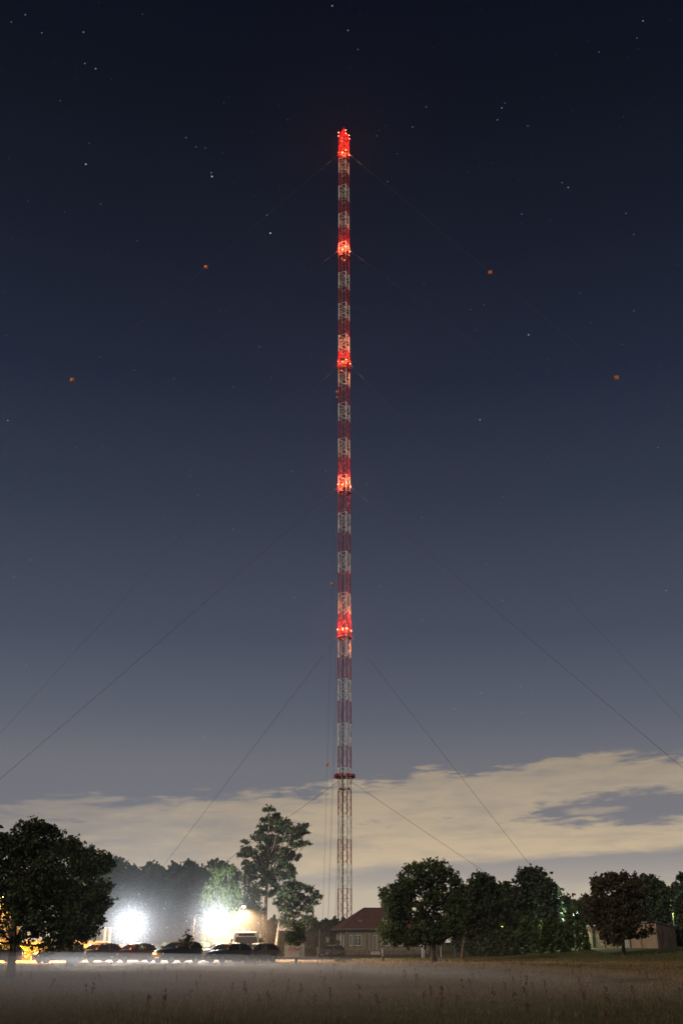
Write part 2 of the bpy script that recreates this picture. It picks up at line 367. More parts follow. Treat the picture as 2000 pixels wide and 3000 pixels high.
def tree(name, label, px, Y, blobs, mat='leaf', bark='bark', tr=0.2, leaf=0.14, cover=3.2, rc=None, group=None, cat='tree',
         lean=0.0, fork=0.35, style='broad', pts_extra=None, scale_y=1.0, tint=(.6, 1.35), twigs=0, trunk_top=None):
    ppm = 3212.0 / Y
    X = (px - 1000) / ppm; base = Vector((X, Y, TZ(X, Y) - 0.05))
    t = thing(name, label, cat, base, 0, group)
    nb0 = min(len(blobs), 34)
    if style != 'birch':
        blobs = list(blobs); nb = len(blobs); rr_ = random.Random(len(label) + px)
        for k in range(int(nb * (1.3 if style == 'broad' else .9))):
            a_ = blobs[rr_.randrange(nb)]; near = sorted(blobs[:nb], key=lambda q: (q[0] - a_[0]) ** 2 + (q[1] - a_[1]) ** 2)[1:5]; b_ = rr_.choice(near)
            blobs.append(((a_[0] + b_[0]) / 2, (a_[1] + b_[1]) / 2, (a_[2] + b_[2]) * (.55 if style == 'broad' else .42)))
    if style == 'pine': blobs = [(b_[0], b_[1], b_[2] * 1.04) for b_ in blobs]
    W = []
    hwm = max(abs(b[0] - np.mean([q[0] for q in blobs])) for b in blobs) / ppm
    for (bx, by, br) in blobs:
        p = at(bx, by, Y) - base; r = br / ppm
        p.y += random.uniform(-1, 1) * max(0.3, hwm * 0.55); W.append((p, r))
    P, Cc = [], []
    area = leaf * leaf * 1.2
    for p, r in W:
        n = int(cover * 1.25 * math.pi * r * r / area)
        rcc = rc or min(max(r * .32, .16), .6)
        if style == 'birch':
            K = max(10, int(26 * r)); cc = np.array(p) + unit(K) * r * rng.random((K, 1)) ** .4 * np.array([1, 1, .75])
            tv = rng.random(K); k = rng.integers(0, K, n); L_ = (0.5 + rng.random(K) * 1.5) * min(r, 1.6)
            q = cc[k] + rng.normal(size=(n, 3)) * np.array([.10, .10, .08]); q[:, 2] -= rng.random(n) * L_[k]
            P.append(q); Cc.append(tv[k])
        elif style == 'pine':
            q, c_ = cloud_pts(p, r, rcc, n, .42); P.append(q); Cc.append(c_)
        else:
            q, c_ = cloud_pts(p, r, rcc, n); P.append(q); Cc.append(c_)
    P = np.concatenate(P); Cc = np.concatenate(Cc)
    leaves('crown', M[mat], P, leaf, t, *tint, elong=2.4 if style == 'pine' else 1.5, cl=Cc, droop=(style == 'birch'))
    # trunk and limbs
    m = MB(); cx = np.mean([w[0].x for w in W]); top = max(w[0].z for w in W); lo = min(w[0].z - w[1] * .5 for w in W)
    if trunk_top:
        tp = at(trunk_top[0], trunk_top[1], Y) - base
    else:
        tp = Vector((cx, 0, lo + (top - lo) * .72))
    mid = Vector((tp.x * .35 + lean, 0, tp.z * .45)); pts = [Vector((0, 0, -.2)), Vector((0.02, 0, tp.z * .06))]
    for k in range(1, 9):
        s_ = k / 8; pts.append(Vector((2 * s_ * (1 - s_) * mid.x + s_ * s_ * tp.x + random.gauss(0, .02 * tr * 5), random.gauss(0, .03), tp.z * (.06 + .94 * s_))))
    rr = [tr * 1.5, tr * 1.12] + [tr * (1 - .85 * (k / 8)) for k in range(1, 9)]
    m.tube(pts, rr, 9)
    for p, r in W[:nb0]:
        zt = min(max(p.z * random.uniform(.5, .8), tp.z * fork), tp.z * .97); s_ = (zt / tp.z - .06) / .94; s_ = min(max(s_, 0), 1)
        i = min(8, max(1, int(round(s_ * 8)) + 1)); a = pts[i]
        rb = max(.018, rr[i] * .55); q = a.lerp(p, .5) + Vector((0, 0, -.08 * (p - a).length))
        m.tube([a, q, p], [rb, rb * .6, rb * .2], 6)
        for k in range(3):
            e = p + Vector(unit(1)[0]) * r * .85; m.tube([q.lerp(p, .6), p.lerp(e, .5) + Vector((0, 0, .05)), e], [rb * .35, rb * .2, .008], 4)
    for k in range(twigs):
        p, r = W[0]; a = p + Vector((random.uniform(-.2, .2), 0, r * .5)); e = a + Vector((random.uniform(-.35, .35), 0, random.uniform(.45, .9)))
        m.tube([a, a.lerp(e, .5) + Vector((.05, 0, .02)), e], [.02, .014, .006], 4)
    m.build('trunk', M[bark], t, smooth=True)
    return t
# two field trees at the left
tree('lime_tree', 'big dark broadleaf tree at left edge with thick trunk standing in the field', 42, 51,
     [(12, 2660, 13), (-5, 2700, 15), (22, 2725, 12), (5, 2755, 12), (48, 2750, 12), (85, 2420, 22), (60, 2450, 30), (108, 2445, 26), (130, 2418, 14), (20, 2455, 24), (-10, 2470, 30), (95, 2490, 42), (30, 2500, 45), (150, 2440, 16), (160, 2480, 30),
      (-40, 2530, 45), (20, 2570, 55), (90, 2570, 60), (150, 2550, 50), (-30, 2600, 40), (50, 2630, 46), (110, 2640, 58), (165, 2620, 42), (75, 2690, 40), (130, 2710, 40),
      (160, 2690, 34), (75, 2740, 30), (130, 2765, 22), (170, 2760, 20)],
     tr=.19, leaf=.078, cover=2.5, twigs=6, tint=(.5, 1.3), trunk_top=(60, 2500))
tree('lime_tree', 'dark broadleaf tree in front of the car whose bonnet glows orange', 210, 76,
     [(180, 2480, 34), (215, 2470, 26), (205, 2500, 44), (250, 2500, 26), (280, 2510, 15), (318, 2505, 10), (240, 2540, 46), (290, 2545, 32), (322, 2525, 14), (190, 2570, 50), (260, 2600, 50), (310, 2600, 28),
      (200, 2640, 50), (270, 2660, 40), (300, 2660, 22), (190, 2700, 42), (240, 2710, 34), (190, 2745, 34), (230, 2752, 28), (270, 2730, 18)],
     tr=.24, leaf=.10, cover=2.5, tint=(.5, 1.3), trunk_top=(215, 2520))
# background wood behind the parking lot: each tree its own
bgl = [('tall rounded tree at left end of the wood behind the floodlight', 340, 2508, 48), ('slim tree with a notched top behind the left floodlight', 392, 2528, 30),
       ('round topped tree in the wood, where a guy wire comes down', 446, 2518, 36), ('low dome tree in the dark wood between the two floodlights', 480, 2536, 26),
       ('pointed tree in the dark wood left of the ragged topped one', 518, 2524, 26), ('ragged topped tree above the trimmed hedge in the dark wood', 556, 2514, 34),
       ('small tree in the gap beside the upright poplars', 592, 2536, 26), ('narrow upright poplar, first behind the weeping birch', 623, 2512, 15),
       ('narrow upright poplar, second behind the weeping birch', 645, 2512, 17), ('dark tree just behind the crown of the weeping birch', 672, 2522, 26)]
for i, (lb, cx, top, hw) in enumerate(bgl):
    tree('wood_tree', lb, cx, 160 + (i % 3) * 6, crown_blobs(cx, top, hw * 1.15, 2790, 20, i) + [(cx - 8, top + 14, 10), (cx + 9, top + 22, 12)], mat='far', tr=.22, leaf=.33, cover=3.0, group='trees of the wood behind the parking lot')
# weeping birches
tree('birch_tree', 'pale green weeping birch lit by the right floodlight', 690, 114,
     [(640, 2545, 24), (668, 2540, 22), (620, 2590, 26), (660, 2590, 34), (600, 2612, 20), (640, 2640, 34), (685, 2600, 34), (690, 2650, 34), (650, 2690, 30), (620, 2675, 24), (662, 2722, 24), (690, 2700, 24), (610, 2720, 18), (640, 2745, 18)],
     mat='birch', bark='birchbark', tr=.13, leaf=.13, cover=4.2, style='birch', group='weeping birches')
tree('birch_tree', 'weeping birch behind the lit street lamp, left of the tall pine', 728, 122,
     [(725, 2560, 22), (740, 2600, 28), (722, 2640, 26), (748, 2650, 22), (735, 2690, 24), (755, 2700, 18), (722, 2700, 16), (745, 2725, 14), (760, 2660, 18)],
     mat='birch', bark='birchbark', tr=.11, leaf=.13, cover=4.0, style='birch', group='weeping birches')
# pines
tree('pine_tree', 'tallest pine with a bare orange trunk and branches reaching right', 775, 122,
     [(790, 2380, 16), (812, 2388, 13), (775, 2398, 16), (800, 2405, 20), (822, 2412, 12), (780, 2425, 24), (757, 2432, 14), (815, 2430, 16), (846, 2418, 12), (840, 2432, 13), (755, 2460, 16), (785, 2455, 24), (815, 2458, 20),
      (860, 2440, 12), (880, 2428, 12), (898, 2420, 10), (893, 2435, 10), (870, 2452, 14), (850, 2462, 14), (884, 2470, 12), (900, 2474, 9), (862, 2480, 14), (765, 2485, 14), (800, 2485, 18), (835, 2492, 18), (730, 2490, 12),
      (745, 2500, 15), (866, 2505, 13), (850, 2515, 15), (820, 2515, 18), (785, 2512, 18), (755, 2520, 15), (705, 2505, 12), (715, 2525, 14), (740, 2540, 16), (770, 2545, 16), (840, 2540, 18), (855, 2545, 12), (810, 2550, 16), (860, 2570, 10), (835, 2570, 14), (800, 2580, 14), (770, 2590, 12), (760, 2615, 12), (790, 2618, 11), (812, 2605, 13), (742, 2572, 13), (725, 2548, 12), (750, 2545, 13), (780, 2568, 14), (722, 2470, 10), (835, 2400, 9)],
     mat='pine', bark='pinebark', tr=.27, leaf=.17, cover=3.8, style='pine', rc=.24, fork=.5, group='pines beside the parking lot', trunk_top=(790, 2390), tint=(.6, 1.5))
tree('pine_tree', 'leaning pine whose crown spreads right behind the sapling', 806, 116,
     [(840, 2590, 18), (865, 2590, 16), (885, 2600, 16), (905, 2608, 14), (922, 2618, 11), (936, 2628, 9), (850, 2615, 20), (880, 2625, 20), (905, 2640, 17), (925, 2645, 11), (860, 2645, 20), (890, 2660, 18), (912, 2665, 10), (915, 2690, 12),
      (840, 2665, 20), (865, 2680, 18), (895, 2690, 14), (825, 2620, 14), (815, 2650, 14), (835, 2695, 16), (820, 2700, 12), (860, 2705, 14), (905, 2710, 12), (885, 2718, 12)],
     mat='pine', bark='pinebark', tr=.16, leaf=.17, cover=3.6, style='pine', rc=.24, fork=.45, group='pines beside the parking lot', trunk_top=(835, 2600), tint=(.55, 1.3))
sp2 = tree('pine_tree', 'young pine sapling with a bare reddish stem at the field edge', 868, 88,
     [(862, 2705, 12), (880, 2712, 12), (850, 2735, 15), (875, 2735, 18), (862, 2750, 17), (845, 2752, 13), (885, 2750, 11), (868, 2765, 13), (838, 2745, 9)],
     mat='pine', bark='pinebark', tr=.05, leaf=.11, cover=1.5, style='pine', rc=.2, group=None, tint=(.8, 1.6))
# field trees right of the mast
tree('oak_tree', 'wide dark tree in front of the red roofed house', 1268, 92,
     [(1268, 2530, 14), (1240, 2535, 16), (1295, 2535, 14), (1200, 2540, 14), (1215, 2555, 18), (1245, 2555, 22), (1280, 2560, 22), (1310, 2555, 14), (1175, 2570, 13), (1195, 2585, 22), (1235, 2590, 32), (1280, 2595, 30), (1320, 2585, 18), (1340, 2575, 12),
      (1160, 2595, 15), (1120, 2612, 12), (1140, 2615, 18), (1170, 2620, 26), (1125, 2640, 13), (1150, 2650, 22), (1210, 2640, 38), (1265, 2650, 40), (1315, 2635, 30), (1345, 2620, 17), (1180, 2680, 32), (1235, 2700, 40), (1290, 2700, 38), (1330, 2680, 28),
      (1145, 2700, 22), (1130, 2730, 18), (1160, 2735, 26), (1200, 2745, 24), (1245, 2745, 26), (1290, 2745, 26), (1325, 2735, 22), (1125, 2755, 13), (1160, 2762, 14), (1210, 2765, 12), (1350, 2650, 16), (1350, 2600, 10), (1140, 2670, 16)],
     tr=.23, leaf=.105, cover=3.0, mat='leaf2', tint=(.5, 1.35), trunk_top=(1268, 2580))
tree('oak_tree', 'smaller dark tree with a thin trunk right of the wide tree', 1352, 106,
     [(1350, 2620, 18), (1375, 2590, 20), (1395, 2570, 18), (1370, 2640, 26), (1400, 2610, 26), (1430, 2580, 20), (1440, 2620, 26), (1395, 2650, 30), (1440, 2660, 30), (1360, 2680, 26), (1410, 2700, 30), (1350, 2715, 22), (1380, 2735, 22), (1330, 2700, 18), (1450, 2700, 22), (1340, 2740, 14), (1425, 2735, 16)],
     tr=.16, leaf=.13, cover=3.2, mat='leaf', tint=(.5, 1.1), trunk_top=(1385, 2600))
rt = [('round topped tree behind the smaller field tree, where a guy wire comes down', 1412, 2562, 40, 150), ('dark domed tree, tallest of the row behind the barn roof', 1550, 2542, 62, 155),
      ('low tree on the right flank of the tall domed tree', 1610, 2582, 36, 150), ('tree between the round topped and the tall domed one', 1482, 2575, 36, 160),
      ('dark leafy tree at the back, left of the tree by the plaster shed', 1660, 2625, 40, 170), ('dark tree behind the plaster shed, its pointed crown above the roof', 1905, 2560, 52, 165),
      ('narrow dark tree at right edge above the small yellow lamp', 1995, 2548, 26, 150)]
for i, (lb, cx, top, hw, Y) in enumerate(rt):
    tree('wood_tree', lb, cx, Y, crown_blobs(cx, top, hw, 2770, 22, 40 + i) + [(cx, top + 12, hw * .28), (cx - hw * .4, top + 26, hw * .25), (cx + hw * .4, top + 28, hw * .25)], mat='far', tr=.25, leaf=.23, cover=3.0,
         group='dark trees behind the field on the right', tint=(.6, 1.4))
tree('apple_tree', 'spreading tree with a crooked trunk in front of the plaster shed', 1822, 120,
     [(1745, 2580, 18), (1770, 2570, 16), (1790, 2568, 12), (1812, 2568, 13), (1845, 2565, 9), (1855, 2572, 10), (1830, 2580, 18), (1755, 2610, 26), (1795, 2600, 24), (1835, 2610, 28), (1865, 2600, 18), (1735, 2640, 26), (1780, 2650, 34), (1830, 2650, 36), (1870, 2640, 24),
      (1720, 2670, 18), (1750, 2690, 28), (1800, 2700, 34), (1845, 2690, 30), (1880, 2680, 20), (1765, 2735, 20), (1800, 2745, 24), (1840, 2730, 18), (1900, 2700, 14), (1920, 2725, 13), (1890, 2730, 12), (1870, 2745, 9), (1785, 2760, 10)],
     tr=.2, leaf=.13, cover=3.0, mat='leafb', tint=(.45, 1.1), trunk_top=(1820, 2620))
# low trees far behind the house and at the back
for i, (lb, cx, top, hw) in enumerate([('small dark tree beyond the road sign left of the house', 925, 2702, 22), ('dark tree beyond the hedge, touching the house roof', 962, 2698, 24),
                                       ('small spire shaped conifer rising at the foot of the mast', 983, 2684, 7), ('dark bushy tree behind the graffiti kiosk', 870, 2722, 40), ('dark tree behind the bus', 790, 2715, 30)]):
    tree('conifer' if 'conifer' in lb else 'wood_tree', lb, cx, 200, crown_blobs(cx, top, hw, 2790, 12, 70 + i), mat='far', tr=.15, leaf=.3, cover=3.2, group=None if 'conifer' in lb else 'low trees beyond the road')
for i, (lb, cx, top, hw) in enumerate([('spiky conifer top at the far end of the valley gap', 1682, 2603, 9), ('distant round tree left of the spiky conifer', 1650, 2618, 26), ('distant tree right of the spiky conifer', 1715, 2604, 22)]):
    tree('conifer' if 'spiky conifer top' in lb else 'wood_tree', lb, cx, 230, crown_blobs(cx, top, hw, 2770, 12, 90 + i), mat='far', tr=.15, leaf=.33, cover=3.2)

# the solid mass of wood far behind the single trees (nobody could count it)
def wood(name, x0, x1, f, Y, seed):
    n = 26000; r_ = np.random.default_rng(seed); ppm = 3212.0 / Y
    px = x0 + (x1 - x0) * r_.random(n); top = np.interp(px, [q[0] for q in f], [q[1] for q in f]) + 7 * np.sin(px * .21) + 5 * np.sin(px * .53 + 1) + 3 * np.sin(px * 1.3)
    H = (2790 - top) / (F / CT / CT / Y); t = r_.random(n) ** .8
    P = np.stack([(px - 1000) / ppm, Y + r_.normal(size=n) * 2.0, -.3 + (H + .3) * t + 0 * px], 1); P[:, 2] += r_.normal(size=n) * .15
    o = leaves(name, M['far'], P, .42, None, .5, 1.4, cl=(np.sin(px * .3) * np.sin(t * 9) * .5 + .5)); o['kind'] = 'stuff'
wood('distant_wood', 240, 690, [(240, 2560), (300, 2545), (500, 2552), (620, 2545), (690, 2560)], 188, 1)
wood('distant_woods', 1330, 2100, [(1330, 2640), (1450, 2620), (1560, 2600), (1640, 2640), (1700, 2645), (1760, 2630), (1860, 2610), (1990, 2600), (2100, 2590)], 190, 2)
wood('distant_forest', 780, 1010, [(780, 2700), (900, 2712), (960, 2705), (1010, 2700)], 210, 3)

# hedges and shrubs
def shrub(name, label, x0, x1, ytop, ybot, Y, mat='hedge', leaf=.14, cover=3.0, boxy=True, depth=1.2, group=None, cat='hedge', shaggy=.2, tint=(.6, 1.3)):
    ppm = 3212.0 / Y; xm = (x0 + x1) / 2; X = (xm - 1000) / ppm; base = Vector((X, Y, TZ(X, Y)))
    t = thing(name, label, cat, base, 0, group)
    W = (x1 - x0) / ppm; H = at(xm, ytop, Y).z - base.z
    n = int(cover * W * H / (leaf * leaf * 1.2) * 1.4)
    p = np.stack([(rng.random(n) - .5) * W, (rng.random(n) - .5) * depth, rng.random(n) ** .8 * H], 1)
    prof = 1 + shaggy * (np.sin(p[:, 0] * 2.1 + xm) * .5 + np.sin(p[:, 0] * 5.3) * .3 + rng.normal(size=n) * .18)
    if not boxy: prof = prof * np.sqrt(np.clip(1 - (p[:, 0] / (W * .5)) ** 2, 0.02, 1))
    p[:, 2] *= prof
    cl = (np.sin(p[:, 0] * 3.1) * np.sin(p[:, 2] * 4.0 + 1) * .5 + .5)
    leaves('foliage', M[mat], p, leaf, t, *tint, cl=cl)
    m = MB(); m.tube([(-W * .46, 0, -.06), (W * .46, 0, -.06)], .03, 5)
    for k in range(max(3, int(W / .6))):
        x = (random.random() - .5) * W * .9; pr = 1 if boxy else math.sqrt(max(0.05, 1 - (x / (W * .5)) ** 2))
        m.tube([(x, 0, -.1), (x + random.gauss(0, .1), random.gauss(0, .1), H * .45 * pr), (x + random.gauss(0, .2), random.gauss(0, .2), H * .85 * pr)], [.03, .02, .008], 5)
    m.build('stem', M['bark'], t)
    return t
shrub('hedge', 'shaggy yellow-green hedge lit orange behind the leftmost cars', -60, 118, 2768, 2815, 105, shaggy=.35)
shrub('hedge', 'shaggy hedge behind the two cars in front of the garden wall', 120, 250, 2772, 2815, 106, shaggy=.45)
shrub('hedge', 'pale reed-like hedge below the left floodlight', 255, 480, 2778, 2815, 108, shaggy=.3)
shrub('hedge', 'long clipped hedge behind the black estate car', 478, 572, 2764, 2812, 112, mat='leaf2', shaggy=.04, depth=1.6)
shrub('hedge', 'dark square clipped hedge left of the silver car', 574, 612, 2762, 2812, 108, mat='leaf', shaggy=.03, depth=1.6)
shrub('hedge', 'tall clipped dark hedge behind the two pine trunks', 772, 832, 2722, 2800, 142, mat='far', leaf=.22, shaggy=.05)
shrub('hedge', 'dark hedge beside the road behind the small hatchback', 893, 978, 2745, 2796, 160, mat='far', leaf=.22, shaggy=.12)
shrub('bush', 'small green bush in front of the brick wall of the house', 976, 1002, 2757, 2785, 160, mat='leaf2', boxy=False, cat='bush')
shrub('bush', 'tall orange-lit bush at left edge behind the thick trunk', -60, 62, 2640, 2815, 110, shaggy=.25, boxy=False, cat='bush')
for i, (lb, a, b_, yt) in enumerate([('dark bush below the barn roof', 1430, 1520, 2705), ('dark bush left of the small green-lit lamp', 1505, 1590, 2700), ('dark bush right of the small green-lit lamp', 1580, 1660, 2690),
                                     ('bush below the lamp that shines through leaves', 1645, 1725, 2665), ('dark bush behind the ladder-like frame', 1370, 1450, 2722)]):
    shrub('bush', lb, a, b_, yt, 2775, 138 + 4 * (i % 2), mat='leaf', leaf=.24, boxy=False, cat='bush', group='dark bushes at the far edge of the field', shaggy=.3)
shrub('bush', 'tall dark bush at the right end of the plaster shed', 1965, 2040, 2700, 2780, 148, mat='far', leaf=.24, boxy=False, cat='bush')
for i, (px, Y, lb) in enumerate([(745, 86, 'weed clump in front of the last dark hatchback of the row'), (1000, 96, 'weed clump at the field edge below the small hatchback'), (537, 84, 'thin leafy sapling in front of the black estate car')]):
    if i < 2: shrub('bush', lb, px - 14, px + 14, 2806 if i == 0 else 2805, 2835, Y, mat='leaf2', leaf=.08, boxy=False, cat='weed', depth=.5, cover=1.2)
tree('sapling', 'thin leafy sapling in front of the black estate car', 551, 86, [(548, 2735, 10), (560, 2742, 10), (545, 2755, 13), (558, 2760, 11), (530, 2760, 9)], mat='leafb', tr=.03, leaf=.09, cover=.8, twigs=3)
# sapling with white trunk guard
X_ = (1120 - 1000) / 3212 * 96
sp = tree('sapling', 'young tree with a pale trunk and dark guard at its foot by the road', 1120, 96, [(1122, 2735, 12), (1112, 2722, 10), (1130, 2722, 12), (1120, 2708, 10)], mat='leaf2', bark='birchbark', tr=.05, leaf=.12, cover=1.6, trunk_top=(1120, 2720))
MB().tube([(0.0, 0, 0), (0, 0, .25), (-.01, 0, .55)], [.2, .13, .09], 8).build('trunk_guard', M['trim'], sp)
MB().tube([(0, 0, 0), (0, 0, .25), (0, 0, .5)], [.2, .14, .09], 8).build('trunk_guard', M['trim'], sp2)

# ------------------------------------------------------------------ the guyed mast
D = 235.0
MX = 0.72
def yz(py, Y=D): return at(1006, py, Y).z
ang = math.radians(25.4); w_ = 2.17
vL = Vector((-w_ * math.cos(ang), w_ * math.sin(ang), 0)); vR = Vector((w_ * math.sin(ang), w_ * math.cos(ang), 0))
NN = Vector((MX, D, 0)) - (vL + vR) / 2
LEG = [NN, NN + vL, NN + vL + vR, NN + vR]                 # near, left, rear, right
YL = LEG[1].y
by = [2603, 2530, 2459, 2389, 2318, 2249.5, 2186, 2119.5, 2054, 1990, 1927, 1862.5, 1798.8, 1737.6, 1678, 1618, 1561.5, 1503, 1448.6, 1393.5, 1338.5, 1286, 1233, 1182.5, 1132.8, 1082, 1030.4, 982.5, 936.5, 889.6, 845, 799.6, 756.4, 712, 667, 626, 586, 545, 506, 465, 426]
zb = [at(991, y, YL).z for y in by]
zb = [0.6, 0.6 + (zb[0] - .6) * .5] + zb
zb[0] = -0.2
mast = thing('radio_mast', 'tall square lattice mast banded red and white with glowing red warning lamps', 'mast', (MX, D, TZ(MX, D)))
off = Vector(mast.location)
def sect(z0, z1, red):
    m = MB(); n = 3; h = (z1 - z0) / n; legr = .115
    for p in LEG: m.tube([p - off + Vector((0, 0, z0 + .004)), p - off + Vector((0, 0, z1 - .004))], legr, 6)
    for f in range(4):
        a, b = LEG[f] - off, LEG[(f + 1) % 4] - off
        for k in range(n):
            za, zc = z0 + k * h, z0 + (k + 1) * h
            A, B = (a, b) if (k % 2 == 0) else (b, a)
            # zigzag from the top of one leg down to the other
            m.tube([A + Vector((0, 0, za + .03)), B + Vector((0, 0, zc - .03))], .046, 4)
            m.tube([a + Vector((0, 0, zc - .05)), b + Vector((0, 0, zc - .05))], .036, 4)
    return m.build('red_lattice_section' if red else 'white_lattice_section', M['red'] if red else M['white'], mast)
zt0 = off.z
for i in range(len(zb) - 1):
    sect(zb[i] - zt0, zb[i + 1] - zt0, red=(i % 2 == 1))
ZT = zb[-1]
# which colour: the band between y 2249.5 and 2186 must be white -> index of 2249.5 is 7
cen = Vector((MX, D, 0)) - off
dk = MB(); dpos = LEG[2] - off + (LEG[0] - LEG[2]) * .16 + (LEG[1] - LEG[2]) * .1
dk.tube([dpos + Vector((0, 0, 0)), dpos + Vector((0, 0, ZT - zt0 - 3))], .15, 8)
dk.build('feeder_duct', M['black'], mast)
ld = MB(); lp = (LEG[2] - off) * .62 + (LEG[1] - off) * .38 + (LEG[0] - LEG[2]) * .12
for s_ in (-.22, .22): ld.tube([lp + Vector((s_, 0, .5)), lp + Vector((s_, 0, ZT - zt0 - 1))], .022, 4)
for k in range(int((ZT - zt0) / .6)): ld.tube([lp + Vector((-.22, 0, .6 + k * .6)), lp + Vector((.22, 0, .6 + k * .6))], .018, 4)
for k in range(int((ZT - zt0) / 3.4)):
    z = 2.6 + k * 3.4; ld.tube([lp + Vector((.36 * math.cos(t * .785), -.3 + .36 * math.sin(t * .785), z)) for t in range(9)], .014, 4)
ld.build('ladder', M['steel'], mast)
mb = MB()
mb.box((0, 0, -.15), (3.2, 3.2, .5)); mb.build('foundation', M['concrete'], mast)
# guy platforms and lamps
def platform(py, r, tall=1.1, n=10, zoff=0.0, kind='deck'):
    z = yz(py) - zt0 + zoff; m = MB()
    ring = lambda rr, zz: [cen + Vector((rr * math.cos(2 * math.pi * k / n + .3), rr * math.sin(2 * math.pi * k / n + .3), zz)) for k in range(n + 1)]
    a, b = ring(r, z), ring(r * .62, z)
    for k in range(n): m.slab([a[k], a[k + 1], b[k + 1], b[k]], .07)
    m.tube(ring(r, z + tall), .035, 5); m.tube(ring(r, z + tall * .5), .025, 5); m.tube(ring(r, z - .05), .06, 5)
    for k in range(n): m.tube([a[k], a[k] + Vector((0, 0, tall))], .028, 4)
    for k in range(4):
        c = LEG[k] - off; d = (c - cen).normalized(); m.tube([c + Vector((0, 0, z - .8)), cen + d * r + Vector((0, 0, z))], .05, 4)
    return m.build('guy_platform', M['red'], mast), z
big, zbig = platform(2277, 2.4, .5, 14)
for k in range(9):
    t = k * .7 + .2; m = MB(); m.box(cen + Vector((1.95 * math.cos(t), 1.95 * math.sin(t), zbig + .2)), (.75, .5, .7), t); m.build('equipment_box', M['red'], mast)
m = MB(); m.box(cen + Vector((-1.85, 0, zbig + .55)), (.3, .3, .7)); m.build('equipment_box', M['red'], mast)
platform(2312, 1.25, .3, 10)
levels = [452, 735, 1064, 1424, 1848]
lampz = []
redE = emit('obstruction_lamp_lens', (1.0, 0.18, 0.08), 30)
RL = (1.0, 0.035, 0.02)
def lamp_at(p, pw=1.0):
    g = MB(); g.tube([p + Vector((0, 0, -.22)), p + Vector((0, 0, -.1))], .13, 8); g.tube([p + Vector((0, 0, -.5)), p + Vector((0, 0, -.22))], .04, 6)
    o = g.build('obstruction_lamp', M['red'], mast)
    h = MB().sph(p, .13, 10, 7).build('lens', redE, o)
def hoop(z, r, sq=1.0):
    m = MB()
    ring = [cen + Vector((r * math.cos(2 * math.pi * k / 12), r * math.sin(2 * math.pi * k / 12), z)) for k in range(13)]
    m.tube(ring, .04, 5); m.tube([q + Vector((0, 0, 1.0)) for q in ring], .03, 5)
    for q in ring[:-1]: m.tube([q, q + Vector((0, 0, 1.0))], .022, 4)
    return m.build('railing', M['red'], mast)
RP = 5800.0
for i, py in enumerate(levels):
    z = yz(py) - zt0
    platform(py + 22, 1.75, 1.0, 12)
    hoop(z + 1.7, 1.55)
    for k, p in enumerate(LEG):
        d = ((p - off) - cen).normalized(); lamp_at(p - off + d * .14 + Vector((0, 0, z + .1)))
    # lamp light: red, on the mast itself
    light('obstruction_light', 'POINT', off + cen + Vector((-.35, -.5, z + .35)), RP * (1.9, .8, 1.9, 1.2, 1.9)[i], (1.0, .22, .06), radius=.15)
    for (dx, dy, dz_) in ((-.4, -.3, .3), (.45, .2, -.1)):
        light('obstruction_light', 'POINT', off + cen + Vector((dx, dy, z + dz_)), RP * (.3 if i == 0 else .4), RL, radius=.15)
    light('obstruction_light', 'POINT', off + cen + Vector((-1.5, -1.7, z + .4)), RP * .25, RL, radius=.12)
    m = MB()
    for k in range(3):                                       # cross beams that carry the guys
        t = math.radians((210, 330, 93)[k]); e = cen + Vector((math.cos(t) * 2.2, math.sin(t) * 2.2, z - .25)); m.tube([cen + Vector((0, 0, z + .5)), e], .07, 6)
    for s_ in (-1, 1): m.box(cen + Vector((s_ * .5, s_ * .2, z + .1)), (.5, .5, 1.1), .4)
    m.build('guy_bracket', M['red'], mast)
# top lamps and pyramid cap
m = MB(); zt = ZT - zt0; apex = cen + Vector((0, 0, yz(376) - zt0)); zc = yz(402) - zt0
for p in LEG:
    q = p - off
    m.tube([q + Vector((0, 0, zt)), q + Vector((0, 0, zc))], .07, 6); m.tube([q + Vector((0, 0, zc)), apex], .07, 5)
for f in range(4):
    a, b = LEG[f] - off, LEG[(f + 1) % 4] - off
    for zz in (zt, (zt + zc) / 2, zc): m.tube([a + Vector((0, 0, zz)), b + Vector((0, 0, zz))], .04, 4)
    m.tube([a + Vector((0, 0, zt)), b + Vector((0, 0, (zt + zc) / 2))], .04, 4); m.tube([b + Vector((0, 0, (zt + zc) / 2)), a + Vector((0, 0, zc))], .04, 4)
    m.tube([a.lerp(b, .5) + Vector((0, 0, zc)), apex], .04, 5)
m.tube([apex - Vector((0, 0, .9)), apex + Vector((0, 0, .5))], .12, 6); m.build('mast_cap', M['red'], mast); hoop(zc - 2.4, 1.6)
for py, dd in ((393, .1), (403, .2)):
    z = yz(py) - zt0
    for k in range(4):
        p = LEG[k] - off; lamp_at(p + ((p - cen * 1) * Vector((1, 1, 0))).normalized() * dd + Vector((0, 0, z)))
    light('obstruction_light', 'POINT', off + cen + Vector((-.5 + dd, -1.6, z)), RP * .08, RL, radius=.12)
    light('obstruction_light', 'POINT', off + cen + Vector((.2, 0, z)), RP * .08, RL, radius=.12)
